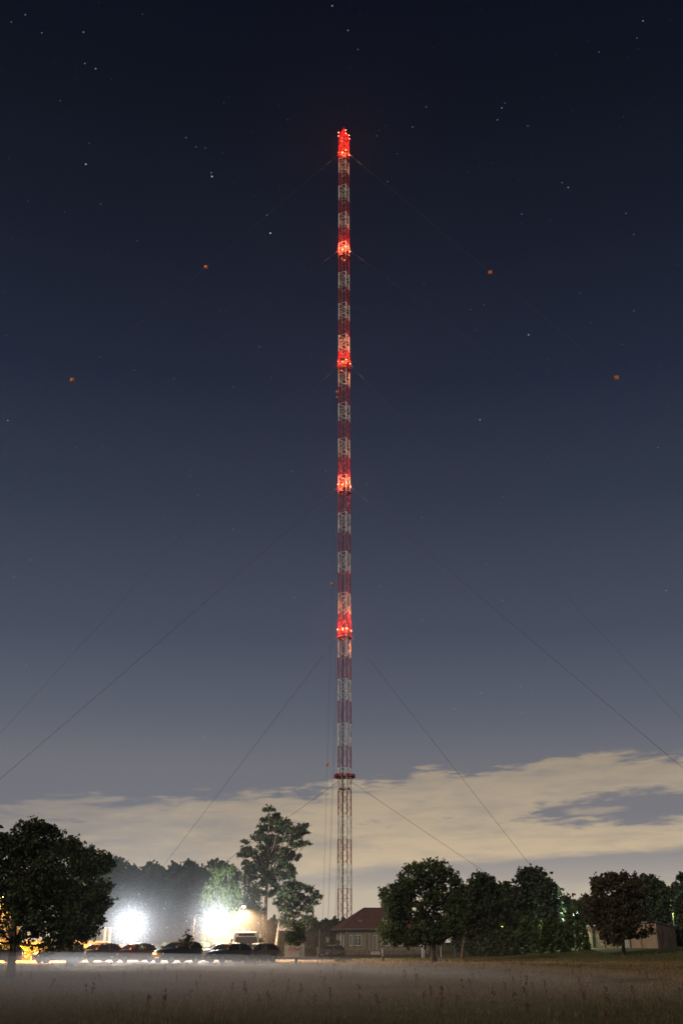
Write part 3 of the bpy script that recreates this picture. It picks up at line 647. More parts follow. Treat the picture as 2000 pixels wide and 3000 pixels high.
# smaller items on the mast
dz = yz(1063) - zt0
dsh = MB(); dp = cen + Vector((-.45, -1.75, dz)); dsh.disc(dp, (0, 1, .15), .56, .2, 28); dsh.tube([dp + Vector((0, .1, 0)), dp + Vector((.3, .9, .1))], .05, 6)
dsh.build('dish_antenna', M['dish'], mast)
m = MB(); z = yz(1679) - zt0
for s_ in (-1, 1): m.tube([cen + Vector((0, 0, z)), cen + Vector((s_ * 1.95, -.4, z))], .06, 5); m.box(cen + Vector((s_ * 1.95, -.4, z)), (.4, .3, .18))
m.build('bracket_arm', M['red'], mast)
m = MB(); z = yz(1167) - zt0; m.tube([LEG[1] - off + Vector((0, 0, z)), LEG[1] - off + Vector((-.5, -.1, z))], .05, 5); m.box(LEG[1] - off + Vector((-.55, -.1, z)), (.28, .28, .34)); m.build('camera_box', M['white'], mast)

# guy wires, each a thing: three directions, six heights
dirs = [('left', 210.0), ('right', 330.0), ('back', 92.8)]
gl = [(455, 157, 'topmost'), (737, 157, 'second from the top'), (1068, 105, 'third from the top'), (1428, 105, 'fourth from the top'), (1862, 54, 'fifth from the top'), (2290, 54, 'lowest')]
side = {'left': 'running down to the left', 'right': 'running down to the right', 'back': 'dropping steeply behind the mast'}
def marker_t(px, py, A, B):
    best = (1e9, 0)
    for k in range(1, 400):
        p = A.lerp(B, k / 400); r = p - Vector((0, 0, HC)); yc = -r.y * ST + r.z * CT; zc_ = r.y * CT + r.z * ST
        d = abs(1500 - F * yc / zc_ - py)
        if d < best[0]: best = (d, k / 400)
    return best[1]
marks = {('left', 0): [(604, 780), (200, 1111)], ('right', 0): [(1420, 796), (1787, 1101)], ('back', 0): [(985, 1143), (968, 1706), (952, 2237)]}
for dn, da in dirs:
    t = math.radians(da); dv = Vector((math.cos(t), math.sin(t), 0))
    for i, (py, R, nm) in enumerate(gl):
        A = Vector((MX, D, yz(py))) + dv * 1.5; B = Vector((MX, D, 0)) + dv * R; B.z = TZ(B.x, B.y) + .1
        base = thing('guy_wire', f'{nm} guy wire of the mast {side[dn]}', 'guy wire', B, 0, 'guy wires of the mast')
        N_ = 40; sag = (A - B).length * .0012; pts = []
        for k in range(N_ + 1):
            s_ = k / N_; p = A.lerp(B, s_) - B; p.z -= 4 * sag * s_ * (1 - s_); pts.append(p)
        MB().tube(pts, .032 if i > 2 else .019, 5).build('cable', M['wire'], base)
        MB().box((0, 0, .1), (1.2, 1.2, .7)).build('anchor_block', M['concrete'], base)
        u = (B - A).normalized(); q = A - B
        MB().tube([q, q + u * 1.9], .055, 6).build('turnbuckle', M['red' if dn == 'left' else 'steel'], base)
        if dn != 'back':
            MB().tube([q + u * 5.2, q + u * 7.6], .05, 6).build('insulator', M['gutter'], base)
        for (mx_, my_) in marks.get((dn, i), []):
            s_ = marker_t(mx_, my_, A, B); p = A.lerp(B, s_) - B; p.z -= 4 * sag * s_ * (1 - s_)
            a = .64; r_ = u; s1 = Vector((-u.y, u.x, 0)).normalized(); s2 = u.cross(s1)
            g = MB(); vs = [p + r_ * a * 1.15, p - r_ * a * 1.15, p + s1 * a, p - s1 * a, p + s2 * a, p - s2 * a]
            g.add(vs, [(0, 2, 4), (0, 4, 3), (0, 3, 5), (0, 5, 2), (1, 4, 2), (1, 3, 4), (1, 5, 3), (1, 2, 5)])
            o = g.build('marker', M['orange'], base); o['label'] = 'orange diamond marker'

# ------------------------------------------------------------------ house
HB = at(1013, 2790, 176); HX = HB.x; HZ = TZ(2, 178) - .05
hrot = math.radians(9.0)
house = thing('house', 'single storey house with red hipped roof, pale plaster front and brick side wall', 'house', (HX, 176, HZ), hrot)
# local x runs along the front to the right, y goes back
Wd, Dp, EV, RG = 13.6, 10.5, 3.75, 6.9
MB().box((Wd / 2, Dp / 2, .3), (Wd + .12, Dp + .12, .75)).build('plinth', M['plinth'], house)
def wall_with_holes(W, z0, z1, holes, th, flip):
    """solid wall panels around rectangular holes, along local x"""
    m = MB(); xs_ = sorted({0, W} | {h[0] for h in holes} | {h[1] for h in holes}); zs = sorted({z0, z1} | {h[2] for h in holes} | {h[3] for h in holes})
    for i in range(len(xs_) - 1):
        for j in range(len(zs) - 1):
            xc, zc = (xs_[i] + xs_[i + 1]) / 2, (zs[j] + zs[j + 1]) / 2
            if any(h[0] < xc < h[1] and h[2] < zc < h[3] for h in holes): continue
            c = (xc, th / 2, zc) if not flip else (th / 2, xc, zc); d = (xs_[i + 1] - xs_[i], th, zs[j + 1] - zs[j])
            m.box(c, d if not flip else (d[1], d[0], d[2]))
    return m
fh = [(.6, 1.05, 1.35, 2.95), (1.35, 2.55, 1.35, 2.95), (4.35, 5.05, .68, 2.95), (5.7, 7.1, 1.35, 2.95), (8.6, 10.0, 1.35, 2.95), (11.4, 12.6, 1.35, 2.95)]
wall_with_holes(Wd, .675, EV, fh, .3, False).build('front_wall', M['plaster'], house)
sh = [(1.5, 2.7, 1.2, 3.0), (5.2, 6.6, 1.2, 3.0), (8.2, 9.2, 1.2, 3.0)]
wall_with_holes(Dp, .675, EV, [(a - .3, b - .3, c, d) for a, b, c, d in sh], .3, True)
m = wall_with_holes(Dp - .3, .675, EV, sh, .3, True)
m.v = [(x, y + .3, z) for x, y, z in m.v]; m.build('side_wall', M['brick'], house)
MB().box((Wd - .15, Dp / 2 + .15, (EV + .675) / 2), (.3, Dp - .3, EV - .675)).box((Wd / 2, Dp - .15, (EV + .675) / 2), (Wd - .6, .3, EV - .675)).build('back_wall', M['plaster'], house)
def window(x, z0, x1, z1, side=False, panes=2, name='window'):
    m = MB(); g = MB(); t = .09
    P = (lambda a, b, c: (a, b, c)) if not side else (lambda a, b, c: (b, a + .3, c))
    bx = lambda mm, a0, a1, c0, c1, yy, dd: mm.box(P((a0 + a1) / 2, yy, (c0 + c1) / 2), (a1 - a0, dd, c1 - c0) if not side else (dd, a1 - a0, c1 - c0))
    bx(m, x, x + t, z0, z1, .06, .1); bx(m, x1 - t, x1, z0, z1, .06, .1); bx(m, x + t, x1 - t, z1 - t, z1, .06, .1); bx(m, x + t, x1 - t, z0, z0 + t, .06, .1)
    for k in range(1, panes):
        c = x + (x1 - x) * k / panes; bx(m, c - t / 2, c + t / 2, z0 + t, z1 - t, .06, .09)
    if panes > 1 and z1 - z0 > 1.4:
        bx(m, x + t, x1 - t, z0 + (z1 - z0) * .7, z0 + (z1 - z0) * .7 + .05, .055, .07)
    w = m.build(name, M['frame'], house)
    bx(g, x + t, x1 - t, z0 + t, z1 - t, .12, .02); g.build('pane', M['window'], w)
    s = MB(); bx(s, x - .06, x1 + .06, z0 - .07, z0 - .003, -.03, .22); s.build('sill', M['concrete'], w)
for i, h in enumerate(fh):
    if i == 2: continue
    window(h[0], h[2], h[1], h[3], panes=1 if i == 0 else 2)
for h in sh: window(h[0], h[2], h[1], h[3], side=True)
dr = MB().box((4.7, .12, 1.81), (.52, .06, 2.2)).build('door', M['plaster'], house)
MB().box((4.39, .06, 1.81), (.08, .12, 2.26)).box((5.01, .06, 1.81), (.08, .12, 2.26)).box((4.7, .06, 2.9), (.54, .12, .08)).build('frame', M['frame'], dr)
MB().box((4.88, .05, 1.75), (.04, .1, .16)).build('handle', M['steel'], dr)
MB().box((4.7, -.55, .18), (1.5, 1.0, .34)).box((4.7, -.35, .44), (1.3, .6, .18)).build('doorstep', M['concrete'], house)
for x, w in ((.12, .26), (3.2, .34), (7.6, .34), (10.8, .3)):
    MB().box((x, -.07, 2.25), (w, .14, 3.0)).build('pilaster', M['plaster'], house)
for x in (1.2, 4.15, 5.35): MB().tube([(x, -.08, .1), (x, -.08, EV)], .055, 8).build('downpipe', M['gutter'], house)
MB().tube([(-.1, 4.1, .1), (-.1, 4.1, EV)], .07, 8).build('downpipe', M['frame'], house)
o_ = .65
e = [(-o_, -o_, EV), (Wd + o_, -o_, EV), (Wd + o_, Dp + o_, EV), (-o_, Dp + o_, EV)]; r1, r2 = (3.9, Dp / 2, RG), (Wd - 3.9, Dp / 2, RG)
m = MB(); th = Vector((0, 0, .14))
def rf(pts):
    pts = [Vector(p) for p in pts]; n = len(pts); lo = [p + Vector((0, 0, .08)) for p in pts]; hi = [p + th + Vector((0, 0, .08)) for p in pts]
    m.add(lo + hi, [tuple(range(n))[::-1], tuple(range(n, 2 * n))] + [(k, (k + 1) % n, n + (k + 1) % n, n + k) for k in range(n)])
rf([e[0], e[1], r2, r1]); rf([e[1], e[2], r2]); rf([e[2], e[3], r1, r2]); rf([e[3], e[0], r1])
roof = m.build('roof', M['tile'], house)
MB().tube([Vector(r1) + Vector((0, 0, .24)), Vector(r2) + Vector((0, 0, .24))], .11, 6).tube([Vector(e[0]) + Vector((0, 0, .24)), Vector(r1) + Vector((0, 0, .24))], .09, 6).tube([Vector(e[3]) + Vector((0, 0, .24)), Vector(r1) + Vector((0, 0, .24))], .09, 6).build('ridge_tiles', M['tile'], roof)
MB().box((7.2, Dp / 2 + .3, RG + .2), (.6, .5, 1.1)).box((7.2, Dp / 2 + .3, RG + .78), (.72, .62, .08)).build('chimney', M['plaster'], roof)
MB().box((2.6, 1.6, EV + 1.3), (.7, .6, .35)).build('roof_hatch', M['gutter'], roof)
MB().box((Wd / 2, Dp / 2, EV - .02), (Wd + .55, Dp + .55, .16)).build('eaves_board', M['gutter'], house)
MB().tube([(-o_ - .05, -o_ - .06, EV + .06), (Wd + o_, -o_ - .06, EV + .06)], .08, 8).tube([(-o_ - .06, -o_, EV + .06), (-o_ - .06, Dp + o_, EV + .06)], .08, 8).build('gutter', M['gutter'], house)

# plaster shed on the right
shb = at(1703, 2780, 145); shd = thing('shed', 'long low plaster shed with flat roof behind the crooked tree', 'shed', (at(1925, 2780, 138).x, 138, TZ(40, 140)), 0)
p0 = Vector((at(1925, 2780, 138).x, 138, 0)); p1 = Vector((at(1703, 2780, 150).x, 150, 0)); p2 = Vector((at(1980, 2780, 147).x, 147, 0)); p3 = p1 + (p2 - p0)
org = Vector(shd.location); org.z = 0; hh = [2.95, 2.55, 2.35, 2.3]
def wallseg(a, b, h0, h1, nm, x=.2):
    m = MB(); a = a - org; b = b - org; n = (b - a).cross(Vector((0, 0, 1))).normalized() * x
    lo = [a + Vector((0, 0, -.6)), b + Vector((0, 0, -.6)), b + Vector((0, 0, h1)), a + Vector((0, 0, h0))]
    m.slab(lo, x); return m.build(nm, M['pinkplaster'], shd)
wallseg(p0, p1, hh[0], hh[1], 'front_wall'); wallseg(p2, p0, hh[2], hh[0], 'side_wall'); wallseg(p1, p3, hh[1], hh[3], 'side_wall'); wallseg(p3, p2, hh[3], hh[2], 'back_wall')
q = [p0 - org + Vector((0, 0, hh[0] + .1)), p1 - org + Vector((0, 0, hh[1] + .1)), p3 - org + Vector((0, 0, hh[3] + .1)), p2 - org + Vector((0, 0, hh[2] + .1))]
cq = sum(q, Vector()) / 4
MB().slab([cq + (v - cq) * 1.06 for v in q], .14).build('roof', M['gutter'], shd)
u = (p1 - p0).normalized(); nrm = Vector((u.y, -u.x, 0)); nrm = nrm if nrm.y < 0 else -nrm
for k, t in enumerate((.18, .32, .5, .66, .82, .91)):
    c = (p0 - org) + u * (p1 - p0).length * t + nrm * .14; MB().box((c.x, c.y, 1.1), (.14, .08, 2.9), math.atan2(u.y, u.x)).build('wall_post', M['dkwood' if k % 2 else 'plinth'], shd)
c = (p0 - org) + u * (p1 - p0).length * .40 + nrm * .13; MB().box((c.x, c.y, 1.0), (1.7, .08, 2.1), math.atan2(u.y, u.x)).build('door', M['concrete'], shd)
u2 = (p2 - p0).normalized(); n2 = Vector((u2.y, -u2.x, 0))
for t in (.3, .62):
    c = (p0 - org) + u2 * (p2 - p0).length * t + n2 * .13; MB().box((c.x, c.y, 1.0), (.9, .07, 1.5), math.atan2(u2.y, u2.x)).build('board', M['pinkplaster'], shd)
# kiosk with red graffiti
kx = at(862, 2790, 150); ks = thing('kiosk', 'low pale concrete box with red scribbled graffiti behind the pine sapling', 'kiosk', (kx.x, 150, TZ(kx.x, 150)))
MB().box((0, 1.2, .8), (2.75, 2.4, 1.6)).build('wall', M['concrete'], ks); MB().box((0, 1.2, 1.66), (3.0, 2.7, .12)).build('roof', M['gutter'], ks)
g = MB()
for k in range(3):
    x0 = -.75 + k * .42; pts = [(x0 + .16 * math.sin(j * 1.7 + k) + j * .02, -.012, .45 + .85 * abs(math.sin(j * .9 + k * 1.3))) for j in range(12)]; g.tube(pts, .03, 4)
g.build('graffiti', paint('red_spray', (.5, .04, .04), .6, 0), ks)
MB().box((.9, -.02, .7), (.6, .05, 1.35)).build('door', M['gutter'], ks)
# far barn
bx_ = at(1508, 2700, 175); bn = thing('barn', 'dim brown gabled barn roof rising behind the dark bushes', 'barn', (bx_.x, 175, TZ(bx_.x, 175)))
MB().box((0, 3, 1.6), (6.4, 6, 3.2)).build('wall', M['plinth'], bn)
m = MB(); rfz = at(1508, 2662, 178).z - bn.location.z
m.loft([[(-2.2, 3, rfz), (-3.6, -.4, 3.0), (-3.6, 6.4, 3.0)], [(1.6, 3, rfz), (3.6, -.4, 3.0), (3.6, 6.4, 3.0)]]); m.build('roof', M['tile'], bn)
# garden wall and gate pillars at the left
def wx(px, Y): return (px - 1000) / 3212 * Y
gw = thing('garden_wall', 'brownish garden wall behind the hedge and the two leftmost cars', 'wall', (wx(200, 112), 112, TZ(-28, 112)))
MB().box((0, 0, .75), (8.2, .25, 1.9)).build('wall', M['pinkplaster'], gw); MB().box((0, 0, 1.76), (8.3, .36, .1)).build('coping', M['gutter'], gw)
for i, px in enumerate((309, 323)):
    t = thing('gate_pillar', ('left' if i == 0 else 'right') + ' one of the two slim plaster gate pillars left of the left floodlight', 'pillar', (wx(px, 112), 111.6, TZ(-25, 112)), 0, 'gate pillars')
    MB().box((0, 0, 1.5), (.22, .22, 3.0)).build('shaft', M['pinkplaster'], t); MB().box((0, 0, 3.05), (.34, .34, .1)).build('cap', M['concrete'], t)
fw = thing('low_wall', 'long dim wall with a flat top behind the hedge below the left floodlight', 'wall', (wx(380, 116), 116, TZ(-22, 116)))
MB().box((0, 0, .6), (6.6, .25, 1.6)).build('wall', M['pinkplaster'], fw); MB().box((0, 0, 1.45), (6.7, .34, .1)).build('coping', M['gutter'], fw)

# ------------------------------------------------------------------ cars
def car(label, px, Y, head, col, kind='hatch', group='cars parked along the field', L=4.05, plate_l=None, dark=False):
    X = wx(px, Y); c = thing('parked_car', label, 'car', (X, Y, TZ(X, Y) + .03), head, group)
    pt = paint('car_paint', col, .36, .6)
    s = L / 4.05; hx = L / 2; est = kind == 'estate'; sed = kind == 'sedan'
    bw = .05 if kind != 'suv' else .2
    st = [(-hx, .70, .42, .78), (-hx + .06, .80, .27, .94), (-hx + .4, .86, .22, .97 if not sed else 1.0), (-.5 * s, .88, .2, .95), (.5 * s, .88, .2, .95), (.95 * s, .87, .2, .95), (1.5 * s, .84, .22, .84), (hx - .15, .77, .25, .70), (hx - .02, .66, .3, .56)]
    rings = []
    for (x, hw, zb_, zt_) in st:
        zt_ += bw; rings.append([(x, -hw * .85, zb_), (x, -hw, zb_ + .14), (x, -hw * 1.01, (zb_ + zt_) / 2), (x, -hw * .95, zt_ - .07), (x, -hw * .84, zt_), (x, 0, zt_ + .035), (x, hw * .84, zt_), (x, hw * .95, zt_ - .07), (x, hw * 1.01, (zb_ + zt_) / 2), (x, hw, zb_ + .14), (x, hw * .85, zb_)])
    MB().loft(rings).build('body', pt, c, smooth=True)
    zr = 1.43 + bw; zbelt = .93 + bw
    rb = {'hatch': -hx + .55, 'estate': -hx + .35, 'sedan': -hx + 1.15, 'suv': -hx + .4}[kind]; rf_ = .15 * s
    rg = []
    for (x, hw, z) in ((rb, .58, zr - .09), (rb + .2, .62, zr - .03), ((rb + rf_) / 2, .64, zr + .02), (rf_ - .15, .62, zr - .02), (rf_ + .03, .58, zr - .07)):
        rg.append([(x, -hw, z - .04), (x, -hw * .93, z + .015), (x, 0, z + .05), (x, hw * .93, z + .015), (x, hw, z - .04), (x, 0, z - .03)])
    roof = MB().loft(rg)
    rb0 = {'hatch': -hx + .16, 'estate': -hx + .12, 'sedan': -hx + .6, 'suv': -hx + .12}[kind]; fb0 = .95 * s
    for sy in (-1, 1):
        A0, A1 = Vector((fb0, sy * .78, zbelt)), Vector((rf_, sy * .59, zr - .07)); C0, C1 = Vector((rb0, sy * .74, zbelt)), Vector((rb, sy * .58, zr - .1))
        roof.tube([A0, A1], .04, 5); roof.tube([C0, C1], .06 if kind != 'hatch' else .09, 5)
        xm = (fb0 + rb0) / 2 - .1; roof.tube([(xm, sy * .84, zbelt - .02), (xm - .05, sy * .63, zr - .05)], .045, 5)
    roof.build('roof', pt, c, smooth=False)
    gls = M['glass']
    MB().slab([(fb0, -.76, zbelt + .01), (fb0, .76, zbelt + .01), (rf_, .57, zr - .08), (rf_, -.57, zr - .08)], .012).build('windshield', gls, c)
    MB().slab([(rb0, .72, zbelt + .01), (rb0, -.72, zbelt + .01), (rb, -.56, zr - .1), (rb, .56, zr - .1)], .012).build('rear_window', gls, c)
    for sy in (-1, 1):
        for (xa, xb, ta, tb) in ((fb0 - .06, xm + .05, rf_ - .03, xm), (xm - .05, rb0 + .1, xm - .1, rb + .08)):
            MB().slab([(xa, sy * .80, zbelt), (xb, sy * .80, zbelt), (tb, sy * .605, zr - .07), (ta, sy * .605, zr - .07)], .01).build('side_window', gls, c)
        MB().box((fb0 - .12, sy * .96, zbelt + .08), (.12, .2, .13)).tube([(fb0 - .1, sy * .84, zbelt), (fb0 - .12, sy * .92, zbelt + .06)], .025, 4).build('mirror', pt, c)
        MB().box((hx - .17, sy * .56, .62 + bw * .5), (.2, .3, .13), -sy * .28).build('headlight', M['lens'], c)
        MB().box((-hx + .03, sy * .62, .78 + bw * .5), (.1, .22, .2)).build('tail_light', M['tail'], c)
        MB().box((-.1, sy * .885, .62), (.5, .012, .02)).build('door_handle', M['trim'], c) if False else None
        MB().box((.2, sy * .4, .75), (.5, .45, .5)).box((-.05, sy * .4, 1.0), (.14, .42, .5)).box((-.08, sy * .4, 1.27), (.1, .2, .14)).build('seat', M['seat'], c)
    MB().box((hx - .0, 0, .45 + bw * .5), (.05, 1.0, .16)).build('grille', M['trim'], c)
    MB().box((hx + .03, 0, .42), (.02, .5, .11)).build('license_plate', M['plate'], c)
    MB().box((-hx + .02, 0, .72), (.04, .5, .11)).build('license_plate', M['plate'], c)
    for xw in (1.27 * s, -1.22 * s):
        for sy in (-1, 1):
            w = MB().disc((xw, sy * .80, .31), (0, 1, 0), .31, .2, 20).build('wheel', M['rubber'], c)
            MB().disc((xw, sy * .905, .31), (0, 1, 0), .20, .02, 14).build('rim', M['rim'], w)
            MB().tube([(xw + .37 * math.cos(t * math.pi / 8), sy * .885, .31 + .37 * math.sin(t * math.pi / 8)) for t in range(9)], .03, 5).build('wheel_arch', M['trim'], c)
    return c
Rd = math.radians
# heading: nose direction; -90 faces the camera, 180 faces left
car('dark car cut by the left edge behind the thick trunk', -6, 92, Rd(215), (.05, .03, .025))
car('dark hatchback with a glowing bonnet behind the second trunk, seen from its side', 176, 91, Rd(214), (.17, .13, .12), L=4.1)
car('dark hatchback with bright headlamps, light shining through its two side windows', 291, 95, Rd(228), (.12, .11, .11))
car('dark car with reddish bonnet below the left floodlight', 393, 96, Rd(222), (.2, .07, .06))
car('black estate car with a pale number plate behind the thin sapling', 522, 92, Rd(230), (.012, .012, .014), 'suv', L=4.4)
car('pale silver saloon parked behind the row of dark cars', 640, 102, Rd(205), (.75, .76, .78), 'sedan', L=4.3)
car('dark hatchback just left of the last car in the row', 672, 93, Rd(222), (.1, .095, .095))
car('dark hatchback with a bright bonnet, last of the row towards the mast', 752, 96, Rd(212), (.16, .145, .13), L=4.0)
car('small hatchback with a bright front, alone on the road by the house', 971, 136, Rd(232), (.2, .17, .18), L=3.6, group='cars parked along the field')

# white bus behind the cars
bx0 = wx(728, 110); bus = thing('bus', 'white bus with a wide dark windscreen behind the parked cars', 'bus', (bx0 + .2, 105.5, TZ(bx0, 110)), Rd(-86))
bp = paint('bus_white', (.7, .7, .68), .35, 0)
st = [(-4.5, 1.2, .3, 2.55), (2.2, 1.2, .3, 2.6), (2.75, 1.2, .3, 2.5), (3.0, 1.14, .35, 1.3)]
MB().loft([[(x, -hw, zb_), (x, -hw, zt_ * .55), (x, -hw * .94, zt_ - .12), (x, -hw * .8, zt_), (x, hw * .8, zt_), (x, hw * .94, zt_ - .12), (x, hw, zt_ * .55), (x, hw, zb_)] for x, hw, zb_, zt_ in st[:3]]).build('body', bp, bus)
MB().slab([(2.80, -1.05, 1.35), (2.80, 1.05, 1.35), (2.77, .98, 2.12), (2.77, -.98, 2.12)], .03).build('windshield', M['window'], bus)
MB().box((2.80, 0, 2.32), (.06, 1.5, .2)).build('destination_board', M['trim'], bus)
for sy in (-1, 1):
    for k in range(4): MB().box((1.6 - k * 1.45, sy * 1.19, 1.75), (1.25, .03, .75)).build('side_window', M['window'], bus)
    MB().box((2.79, sy * .9, .75), (.06, .3, .2)).build('headlight', M['lens'], bus); MB().box((2.9, sy * 1.3, 1.8), (.08, .16, .34)).build('mirror', M['trim'], bus)
    for xw in (1.7, -2.7): MB().disc((xw, sy * 1.08, .42), (0, 1, 0), .42, .26, 20).build('wheel', M['rubber'], bus)
MB().box((2.82, 0, .55), (.02, .52, .11)).build('license_plate', M['plate'], bus); MB().box((2.79, 0, 1.0), (.04, 1.7, .06)).build('trim_strip', M['trim'], bus)

# ------------------------------------------------------------------ lamps
def pole_h(py, Y, px=1000): return at(px, py, Y).z
def street_lamp(label, px, ptop, Y, arm, emitm=None, group=None, r=.055, headsz=.22):
    X = wx(px, Y); z0 = TZ(X, Y); t = thing('street_lamp', label, 'street lamp', (X, Y, z0), 0, group); h = pole_h(ptop, Y) - z0
    MB().tube([(0, 0, -.1), (0, 0, h * .25), (0, 0, h * .26), (0, 0, h - .3)] + [(arm * s_ ** 2 * .5, 0, h - .3 + .3 * s_) for s_ in (.5, 1)] + [(arm, 0, h + .08)], [r * 1.4, r * 1.3, r, r * .8, r * .7, r * .6, r * .5], 8).build('pole', M['steel'], t)
    hd = MB().box((arm * 1.12, 0, h + .1), (headsz * 1.8, headsz, .1), 0, .8).build('lamp_head', M['steel'], t)
    MB().sph((arm * 1.12, 0, h + .0), headsz * .42, 12, 8).build('lamp_bulb', emitm or M['lens'], hd)
    return t, Vector((X + arm * 1.12, Y, z0 + h))
EW = emit('floodlight_lens', (.9, .95, 1.0), 450); EW.cycles.emission_sampling = 'NONE'; redE.cycles.emission_sampling = 'NONE'
def floodlight(label, px, py, Y, power, pole_px):
    X = wx(px, Y); z0 = TZ(X, Y); t = thing('floodlight', label, 'floodlight', (X, Y, z0), 0, 'floodlights over the parking lot'); h = at(px, py, Y).z - z0
    MB().tube([(0, .1, -.1), (0, .1, 1.2), (0, .1, h - .2)], [.09, .07, .05], 8).build('pole', M['steel'], t)
    MB().tube([(-.5, .1, h), (.5, .1, h)], .04, 6).tube([(0, .1, h - .5), (0, .1, h + .5)], .05, 6).build('crossbar', M['steel'], t)
    for k in range(7):
        a = k * math.pi / 3; q = .5 if k < 6 else 0
        c = (q * math.cos(a), -.03, h + q * math.sin(a)); hd = MB().tube([(c[0], .07, c[2]), (c[0], -.08, c[2])], [.14, .26], 16).build('lamp_head', M['steel'], t)
        MB().disc((c[0], c[1] - .065, c[2]), (0, 1, 0), .25, .02, 16).build('lens', EW, hd)
    light('flood_light', 'SPOT', (X, Y - .3, z0 + h), power, (.86, .93, 1.0), radius=.6, aim=(.12, -1, -.16), cone=Rd(172))
floodlight('brighter left floodlight glaring white over the parked cars', 384, 2708, 112, 44000, 381)
floodlight('right floodlight glaring white beside the weeping birch', 625, 2700, 108, 16500, 618)
light('flood_light', 'POINT', at(625, 2700, 108) + Vector((.1, .7, .3)), 5500, (.92, .97, 1.0), radius=.3)
t, p = street_lamp('lit warm street lamp on a tall pole between birch and bus', 697, 2657, 110, .42, emit('street_bulb', (1, .72, .35), 260), headsz=.34)
light('street_light', 'SPOT', p + Vector((0, -.25, -.25)), 36000, (1, .60, .30), radius=.15, aim=(.1, -.15, -1), cone=Rd(166))
street_lamp('unlit curved street lamp in front of the clipped hedge', 566, 2680, 104, .3)
# sodium lamp beyond the left edge: its light is seen on the cars, hedge and ground
t, p = street_lamp('orange sodium street lamp over the leftmost cars', -30, 2625, 99, .6, emit('sodium_bulb', (1, .45, .06), 200))
light('sodium_light', 'SPOT', p + Vector((0, 0, -.35)), 140000, (1, .36, .045), radius=.2, aim=(.3, .12, -1), cone=Rd(150))
for (lb, px, py, Y, col, pw, es) in (('greenish white lamp shining through the leaves left of the shed', 1690, 2680, 150, (.8, 1, .75), 2200, 300), ('small yellow-green lamp above the dark bushes in the middle', 1592, 2722, 150, (.75, 1, .2), 500, 25),
                                ('faint yellow lamp under the barn roof', 1470, 2720, 150, (.8, .85, .15), 60, 3), ('small yellow lamp at right edge above the shed', 1985, 2678, 152, (.75, .9, .25), 260, 8)):
    t, p = street_lamp(lb, px - 6, py - 5, Y, .3, emit('far_bulb', col, es), 'distant lamps behind the field', headsz=.4 if pw > 1000 else .34)
    light('far_light', 'POINT', p + Vector((0, -.35, -.2)), pw, col, radius=.12)

# poles, posts and signs by the road
def post(name, label, cat, px, ytop, ybot, Y, r, mat, group=None, extra=None):
    X = wx(px, Y); z1 = pole_h(ytop, Y); z0 = TZ(X, Y); t = thing(name, label, cat, (X, Y, z0), 0, group)
    MB().tube([(0, 0, -.2), (0, 0, z1 - z0)], r, 8).build('post', M[mat], t); return t, z1 - z0
t, h = post('road_sign', 'small upright road sign on a thin pole behind the small hatchback', 'road sign', 959, 2747, 2795, 145, .035, 'steel')
MB().box((0, -.05, h - .25), (.42, .02, .62)).build('sign_plate', M['gutter'], t)
t, h = post('utility_pole', 'thin pale pole standing left of the road sign', 'pole', 935, 2727, 2795, 150, .045, 'concrete')
MB().box((0, 0, h), (.16, .16, .1)).build('cap', M['steel'], t)
t, h = post('marker_post', 'short pale post beside the thin pole near the small hatchback', 'post', 930, 2774, 2795, 130, .05, 'concrete'); MB().box((0, 0, h), (.13, .13, .06)).build('cap', M['trim'], t)
t, h = post('gate_post', 'tall white double post on the green verge left of the wide tree trunk', 'post', 1235, 2755, 2796, 128, .07, 'frame')
MB().tube([(.2, 0, -.2), (.2, 0, h - .1)], .06, 8).build('post', M['frame'], t); MB().box((.1, 0, h * .5), (.28, .04, .08)).build('bar', M['frame'], t)
for i, (px, yt, Y, lb) in enumerate([(1278, 2772, 118, 'thick leaning white fence post against the wide tree trunk'), (1290, 2773, 135, 'short white fence post right of the wide tree trunk'), (1330, 2768, 138, 'thin grey fence post between the two field trees'), (1210, 2768, 145, 'slim teal-grey post under the wide tree')]):
    t, h = post('fence_post', lb, 'post', px, yt, 2790, Y, .06 if i < 2 else .035, 'frame' if i < 2 else 'steel', 'posts along the verge')
    if i == 0: t.rotation_euler = (0, Rd(-6), 0)
t, h = post('ladder_frame', 'narrow white ladder-like frame standing on the verge', 'frame', 1401, 2723, 2782, 140, .035, 'frame')
MB().tube([(.28, 0, -.2), (.2, 0, h)], .03, 8).build('post', M['frame'], t)
for k in range(6): MB().tube([(0, 0, .4 + k * h / 6.6), (.27, 0, .4 + k * h / 6.6)], .018, 5).build('rung', M['frame'], t)
X = wx(692, 106); t = thing('notice_board', 'small white sign on the pole of the lit street lamp', 'sign', (X, 108, TZ(X, 108)))
MB().tube([(0, 0, 0), (0, 0, 2.9)], .03, 6).build('post', M['steel'], t); MB().box((.05, -.05, 2.6), (.42, .03, .55)).build('sign_plate', M['frame'], t); MB().box((.05, -.05, 2.1), (.42, .03, .3)).build('sign_plate', M['frame'], t)

# ------------------------------------------------------------------ moonlight: one sun lamp, low and from behind-left of the camera
SUN_EL, SUN_AZ = Rd(24), Rd(-32)
sun = light('moon_light', 'SUN', (0, -50, 80), 1.2, (1.0, .86, .66), aim=(math.sin(-SUN_AZ) * math.cos(SUN_EL), math.cos(SUN_AZ) * math.cos(SUN_EL), -math.sin(SUN_EL)))
sun.data.angle = Rd(.5)

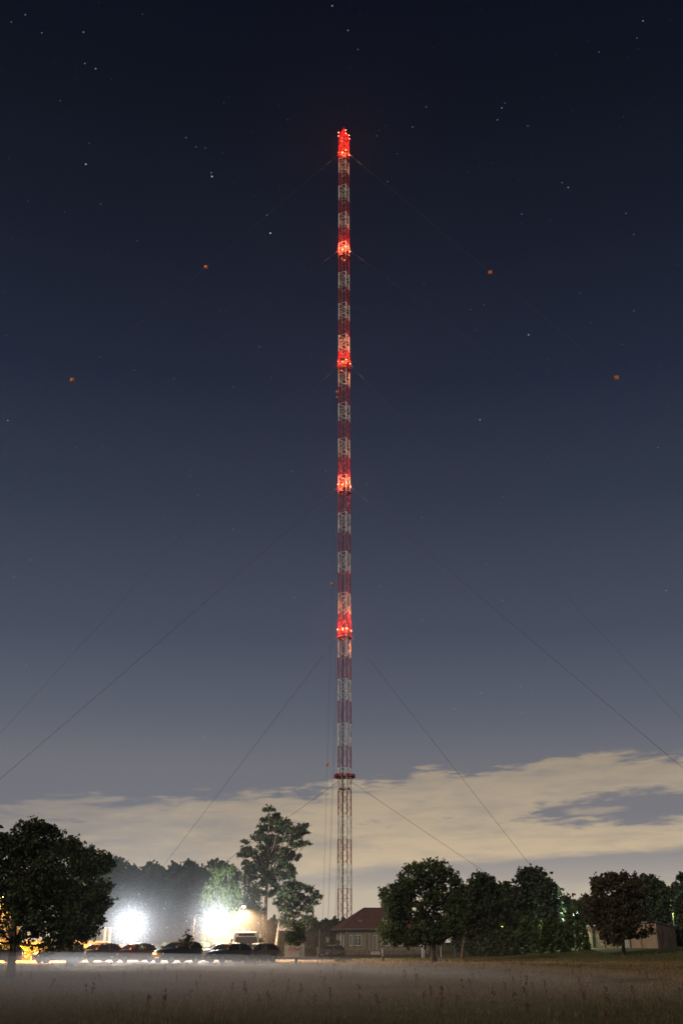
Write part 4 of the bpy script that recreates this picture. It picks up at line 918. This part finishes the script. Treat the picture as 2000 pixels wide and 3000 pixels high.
# ------------------------------------------------------------------ haze, ground mist and added lamp glow
SIG = 0.0001
HZX, HZY0, HZY1, HZT = 260.0, -25.0, 560.0, ZT + 16
def vol(name, lo, hi, dens, g, col=(1, 1, 1)):
    c = [(a + b) / 2 for a, b in zip(lo, hi)]; d = [b - a for a, b in zip(lo, hi)]
    m = bpy.data.materials.new(name + '_air'); m.use_nodes = True; nt = m.node_tree; nt.nodes.clear()
    o = nt.nodes.new('ShaderNodeOutputMaterial'); v = nt.nodes.new('ShaderNodeVolumePrincipled')
    v.inputs['Density'].default_value = dens; v.inputs['Anisotropy'].default_value = g; v.inputs['Color'].default_value = (*col, 1)
    nt.links.new(v.outputs[0], o.inputs['Volume']); m.cycles.volume_sampling = 'EQUIANGULAR'
    ob = MB().box(c, d).build(name, m); ob['kind'] = 'stuff'; return ob
vol('haze', (-HZX, HZY0, -1.6), (HZX, HZY1, HZT), SIG, .5)
def dome(name, c, r, dens, g, e=0.0):
    """a rounded bank of mist that thins out towards its edge"""
    o = vol(name, (0, 0, 0), (1, 1, 1), dens, g); mat_ = o.data.materials[0]
    [n for n in mat_.node_tree.nodes if n.type == 'PRINCIPLED_VOLUME'][0].inputs['Color'].default_value = (1, .96, .90, 1) if name == 'ground_mist' else (1, 1, 1, 1)  # ground mist coloured slightly warm, standing in for warm lamplight
    b = MB().sph((0, 0, 0), 1, 48, 25); b.v = [(c[0] + x * r[0], c[1] + y * r[1], c[2] + z * r[2]) for x, y, z in b.v]
    bpy.data.objects.remove(o); o = b.build(name, mat_); o['kind'] = 'stuff'
    if e:
        nt = mat_.node_tree; N, L = nt.nodes, nt.links; tc = N.new('ShaderNodeTexCoord')
        s1 = N.new('ShaderNodeVectorMath'); s1.operation = 'SUBTRACT'; L.new(tc.outputs['Object'], s1.inputs[0]); s1.inputs[1].default_value = c
        s2 = N.new('ShaderNodeVectorMath'); s2.operation = 'DIVIDE'; L.new(s1.outputs[0], s2.inputs[0]); s2.inputs[1].default_value = r
        s3 = N.new('ShaderNodeVectorMath'); s3.operation = 'LENGTH'; L.new(s2.outputs[0], s3.inputs[0])
        m1 = N.new('ShaderNodeMath'); m1.operation = 'SUBTRACT'; m1.inputs[0].default_value = 1; m1.use_clamp = True; L.new(s3.outputs['Value'], m1.inputs[1])
        m2 = N.new('ShaderNodeMath'); m2.operation = 'POWER'; L.new(m1.outputs[0], m2.inputs[0]); m2.inputs[1].default_value = e
        m3 = N.new('ShaderNodeMath'); m3.operation = 'MULTIPLY'; L.new(m2.outputs[0], m3.inputs[0]); m3.inputs[1].default_value = dens
        v = [n for n in N if n.type == 'PRINCIPLED_VOLUME'][0]; L.new(m3.outputs[0], v.inputs['Density'])
dome('mist_bank', (-20, 112, 0), (40, 29.5, 15.5), .0006, .1)
for px, py, Y in ((384, 2708, 112), (625, 2700, 108)):
    p = at(px, py, Y); last = 0.0
    for k in range(9):                                     # added mist shells, denser towards the lamp, shaped to give its glare
        r_ = 7.6 * (1 - k / 9.6); d_ = .0125 * (1 - max(0, r_ - .4) / 7.6) ** 1.8; dome('added_glow_mist', (p.x, p.y - .6, p.z), (r_, r_, r_ * .94), d_ - last, .1); last = d_
for k in range(8):                                         # low ground mist, thickening towards its middle
    q = 1 - k / 8.6; dome('ground_mist', (-20, 42, -.3), (38 * q, 29.5 * q, 1.6 * q), .0082, .65)

# ------------------------------------------------------------------ night sky
wd = bpy.data.worlds.new('World'); sc.world = wd; wd.use_nodes = True
nt = wd.node_tree; N, L = nt.nodes, nt.links; bg = N['Background']
tc = N.new('ShaderNodeTexCoord'); dirv = tc.outputs['Generated']
def mth(op, a, b=None, c=None, clamp=False):
    n = N.new('ShaderNodeMath'); n.operation = op; n.use_clamp = clamp
    for i, x in enumerate((a, b, c)):
        if x is None: continue
        if isinstance(x, (int, float)): n.inputs[i].default_value = x
        else: L.new(x, n.inputs[i])
    return n.outputs[0]
sep = N.new('ShaderNodeSeparateXYZ'); L.new(dirv, sep.inputs[0])
el = mth('MULTIPLY', mth('ARCSINE', sep.outputs[2]), 180 / math.pi)
az = mth('MULTIPLY', mth('ARCTAN2', sep.outputs[0], sep.outputs[1]), 180 / math.pi)
def lin(c): return tuple(((v / 255) / 12.92 if v / 255 <= .04045 else ((v / 255 + .055) / 1.055) ** 2.4) for v in c)
INS = (.0052, .0043, .0034)
def comp(c, e):
    s_ = math.sin(max(e, .1) * math.pi / 180); path = min((HZT - 1.6) / s_, HZY1 / math.cos(e * math.pi / 180)); k = math.exp(SIG * path)
    return tuple(max(.0004, v - i_) * k for v, i_ in zip(lin(c), INS))
def ramp(stops, emax=60.0):
    r = N.new('ShaderNodeValToRGB'); L.new(mth('DIVIDE', el, emax), r.inputs[0]); els = r.color_ramp.elements
    stops = sorted(stops, key=lambda q: q[0])
    while len(els) < len(stops): els.new(0.5)
    for e_, (a, c) in zip(els, stops): e_.position = max(0, min(1, a / emax))
    for e_, (a, c) in zip(els, stops): e_.color = (*comp(c, a), 1)
    return r.outputs[0]
def elof(py): return math.degrees(azel(1000, py)[1])
sky = ramp([(elof(y), c) for y, c in ((2761, (176, 166, 150)), (2650, (186, 176, 160)), (2560, (160, 152, 146)), (2480, (130, 128, 132)), (2400, (114, 115, 123)), (2250, (111, 111, 118)), (2100, (91, 96, 109)), (1875, (71, 77, 93)), (1500, (50, 57, 73)),
            (1125, (35, 41, 57)), (750, (27, 31, 44)), (375, (20, 24, 34)), (0, (17, 20, 30)))] + [(60, (14, 16, 24))])
cld = ramp([(0, (198, 183, 162)), (elof(2600), (200, 183, 158)), (elof(2500), (197, 177, 148)), (elof(2400), (182, 165, 141)), (elof(2300), (165, 151, 133)), (elof(2220), (156, 142, 124)), (60, (120, 110, 100))])
def curve(pts):
    """value as a function of azimuth (degrees)"""
    n = N.new('ShaderNodeFloatCurve'); lo, hi = -30.0, 30.0
    L.new(mth('DIVIDE', mth('SUBTRACT', az, lo), hi - lo), n.inputs['Value']); cm = n.mapping; c = cm.curves[0]
    P_ = [((a - lo) / (hi - lo), v / 20) for a, v in pts]
    c.points[0].location = (0, P_[0][1]); c.points[1].location = (1, P_[-1][1])
    for q in P_: c.points.new(*q)
    cm.update(); return mth('MULTIPLY', n.outputs[0], 20)
def edge(pp): return curve([(math.degrees(a), math.degrees(e)) for a, e in (azel(*q) for q in pp)])
mp = N.new('ShaderNodeCombineXYZ'); L.new(mth('MULTIPLY', az, .16), mp.inputs[0]); L.new(mth('MULTIPLY', mth('ADD', el, mth('MULTIPLY', az, -.03)), .9), mp.inputs[1])
def noise(s, d, off=0):
    n = N.new('ShaderNodeTexNoise'); n.inputs['Scale'].default_value = s; n.inputs['Detail'].default_value = d; n.inputs['Roughness'].default_value = .6; n.inputs['Distortion'].default_value = .3
    a = N.new('ShaderNodeVectorMath'); a.operation = 'ADD'; a.inputs[1].default_value = (off, off * .7, 0); L.new(mp.outputs[0], a.inputs[0]); L.new(a.outputs[0], n.inputs['Vector'])
    return mth('SUBTRACT', n.outputs[0], .5)
n1, n2, n3 = noise(1.3, 7), noise(3.0, 6, 5), noise(.7, 4, 11)
def ss(x, w):
    r = N.new('ShaderNodeMapRange'); r.interpolation_type = 'SMOOTHSTEP'; L.new(x, r.inputs[0]); r.inputs[1].default_value = -w; r.inputs[2].default_value = w; return r.outputs[0]
top = edge([(0, 2352), (250, 2335), (450, 2352), (600, 2338), (800, 2330), (1000, 2305), (1150, 2290), (1230, 2262), (1400, 2262), (1500, 2240), (1650, 2218), (1800, 2208), (1900, 2212), (2000, 2214)])
bot = edge([(0, 2640), (400, 2600), (700, 2580), (1000, 2555), (1150, 2540), (1400, 2520), (1600, 2508), (1800, 2490), (2000, 2478)])
g1 = edge([(1000, 2425), (1350, 2412), (1480, 2392), (1560, 2374), (1650, 2350), (1750, 2335), (1850, 2322), (1930, 2318), (2000, 2322)])
g2 = edge([(1000, 2400), (1350, 2396), (1480, 2394), (1560, 2396), (1650, 2404), (1750, 2402), (1850, 2418), (1920, 2416), (2000, 2402)])
n_e = mth('ADD', mth('MULTIPLY', n1, 2.6), mth('MULTIPLY', n2, 1.8))
m_top = ss(mth('ADD', mth('SUBTRACT', top, el), n_e), .28)
m_bot = ss(mth('ADD', mth('SUBTRACT', el, bot), mth('MULTIPLY', n1, 1.0)), .3)
gap = mth('MULTIPLY', ss(mth('ADD', mth('SUBTRACT', g1, el), mth('MULTIPLY', n_e, 1.05)), .35), ss(mth('ADD', mth('SUBTRACT', el, g2), mth('MULTIPLY', n_e, 1.05)), .35))
isl = mth('MULTIPLY', ss(mth('SUBTRACT', .16, mth('ABSOLUTE', mth('ADD', mth('SUBTRACT', el, elof(2382)), mth('MULTIPLY', n1, 1.2)))), .14), ss(mth('SUBTRACT', 1.5, mth('ABSOLUTE', mth('SUBTRACT', az, math.degrees(azel(1745, 2380)[0])))), .5))
gap = mth('MULTIPLY', gap, mth('SUBTRACT', 1.0, mth('MULTIPLY', isl, .55)))
dens = curve([(-30, 5.5), (-18, 6), (-12, 8), (-6, 12), (-1, 17.5), (4, 19), (30, 19)])
thin = mth('ADD', mth('DIVIDE', dens, 20), mth('MULTIPLY', mth('ADD', n1, n3), .9), clamp=True)
low = ss(mth('ADD', mth('SUBTRACT', elof(2600), el), mth('MULTIPLY', n1, 2.5)), .5)             # a second thin bank near the horizon
mask = mth('MULTIPLY', mth('MULTIPLY', m_top, m_bot), mth('SUBTRACT', 1.0, mth('MULTIPLY', gap, .93)))
mask = mth('MULTIPLY', mask, thin)
mask = mth('MAXIMUM', mask, mth('MULTIPLY', low, .55))
mask = mth('MULTIPLY', mask, mth('ADD', .95, mth('ADD', mth('MULTIPLY', n2, .6), mth('MULTIPLY', n1, .6))), clamp=True)
mx = N.new('ShaderNodeMix'); mx.data_type = 'RGBA'; L.new(mask, mx.inputs[0]); L.new(sky, mx.inputs[6]); L.new(cld, mx.inputs[7])
col = mx.outputs[2]
# stars: the bright ones where they stand, the faint ones scattered
bright = [(252, 481, 3, 1), (621, 517, 3, 1), (619, 506, 1.4, 0), (792, 683, 3, 1), (1547, 981, 2.6, 0), (1405, 1230, 2.4, 1), (973, 17, 2, 0), (245, 94, 2, 0), (249, 186, 1.6, 0), (281, 201, 1.8, 0), (1019, 89, 1.6, 0), (1469, 316, 1.7, 0), (1478, 302, 1, 0), (1456, 351, 1.5, 0),
          (1663, 549, 1.6, 2), (1645, 535, 1, 0), (1103, 398, 1.1, 0), (24, 1232, 1.8, 0), (854, 1381, 1.3, 0), (301, 1308, 1, 0), (1926, 1311, 1.4, 2), (1950, 1730, 1.6, 0), (1330, 2076, 1.3, 0), (1408, 2030, 1, 0), (596, 2157, 1.4, 0), (550, 2228, 1.2, 0), (1014, 1715, 1.6, 0), (1115, 1717, 1, 0),
          (75, 43, 1.3, 0), (123, 96, 1.3, 0), (1882, 61, 1.6, 0), (1864, 111, 1, 0), (1753, 152, 1.3, 0), (1048, 145, 1.3, 0), (545, 403, 1.5, 0), (843, 351, 1, 0), (602, 434, 1, 0), (177, 295, 1.2, 0), (782, 630, 1.2, 0), (296, 597, 1.3, 0), (1248, 313, 1.2, 0), (1208, 372, 1.2, 0), (1545, 369, 1.2, 0),
          (1527, 627, 1.3, 0), (1855, 687, 1.3, 0), (1135, 532, 1.2, 0), (1832, 625, 1.2, 0), (1855, 1111 - 200, 1.1, 0), (1416, 893, 1.1, 0), (1378, 907, 1.2, 1), (760, 1016, 1.4, 0), (684, 1134, 1.2, 0), (402, 706, 1.1, 0), (394, 1084, 1, 0), (580, 1450, 1.1, 0), (862, 1750, 1, 0), (1471, 1759, 1, 0)]
acc = None
for (px, py, s_, k) in bright:
    d = ray(px, py).normalized(); n = N.new('ShaderNodeVectorMath'); n.operation = 'DISTANCE'; L.new(dirv, n.inputs[0]); n.inputs[1].default_value = d
    v = mth('MULTIPLY', mth('LESS_THAN', n.outputs['Value'], .00038 + .0001 * s_), .2 * s_ + .02)
    acc = v if acc is None else mth('ADD', acc, v)
def vor(scale, thr, lo, amp):
    v = N.new('ShaderNodeTexVoronoi'); v.inputs['Scale'].default_value = scale; L.new(dirv, v.inputs['Vector'])
    sc_ = N.new('ShaderNodeSeparateColor'); L.new(v.outputs['Color'], sc_.inputs[0])
    b_ = mth('MAXIMUM', mth('MULTIPLY', mth('SUBTRACT', sc_.outputs[0], lo), amp / (1 - lo)), 0.0)
    return mth('MULTIPLY', mth('LESS_THAN', v.outputs['Distance'], thr), b_)
faint = mth('ADD', vor(120, .05, .3, .13), vor(75, .035, .35, .28))
starf = mth('MULTIPLY', mth('ADD', acc, faint), mth('MULTIPLY', ss(mth('SUBTRACT', el, 9.0), 5.0), mth('SUBTRACT', 1.0, mask)))
sv = N.new('ShaderNodeVectorMath'); sv.operation = 'SCALE'; sv.inputs[0].default_value = (.86, .9, 1.0); L.new(starf, sv.inputs['Scale'])
ad = N.new('ShaderNodeVectorMath'); ad.operation = 'ADD'; L.new(col, ad.inputs[0]); L.new(sv.outputs[0], ad.inputs[1])
L.new(ad.outputs[0], bg.inputs[0]); bg.inputs[1].default_value = 1.0

# ------------------------------------------------------------------ camera and render settings
cd = bpy.data.cameras.new('camera'); cam = bpy.data.objects.new('camera', cd); C.objects.link(cam); sc.camera = cam
cam.location = (0, 0, HC); cam.rotation_euler = (math.pi / 2 + TH, 0, 0)
cd.sensor_fit = 'VERTICAL'; cd.sensor_height = 36; cd.sensor_width = 24; cd.lens = F / 3000 * 36; cd.clip_start = .1; cd.clip_end = 6000
cy = sc.cycles; cy.use_denoising = True
try: cy.denoiser = 'OPENIMAGEDENOISE'
except Exception: pass
cy.max_bounces = 6; cy.diffuse_bounces = 2; cy.glossy_bounces = 2; cy.transmission_bounces = 4; cy.transparent_max_bounces = 12; cy.volume_bounces = 0
cy.caustics_reflective = False; cy.caustics_refractive = False; cy.sample_clamp_indirect = 2; cy.sample_clamp_direct = 60
cy.pixel_filter_type = 'BLACKMAN_HARRIS'; cy.filter_width = 1.5
vs = sc.view_settings; vs.view_transform = 'Standard'; vs.look = 'None'; vs.exposure = 0; vs.gamma = 1; vs.use_curve_mapping = False
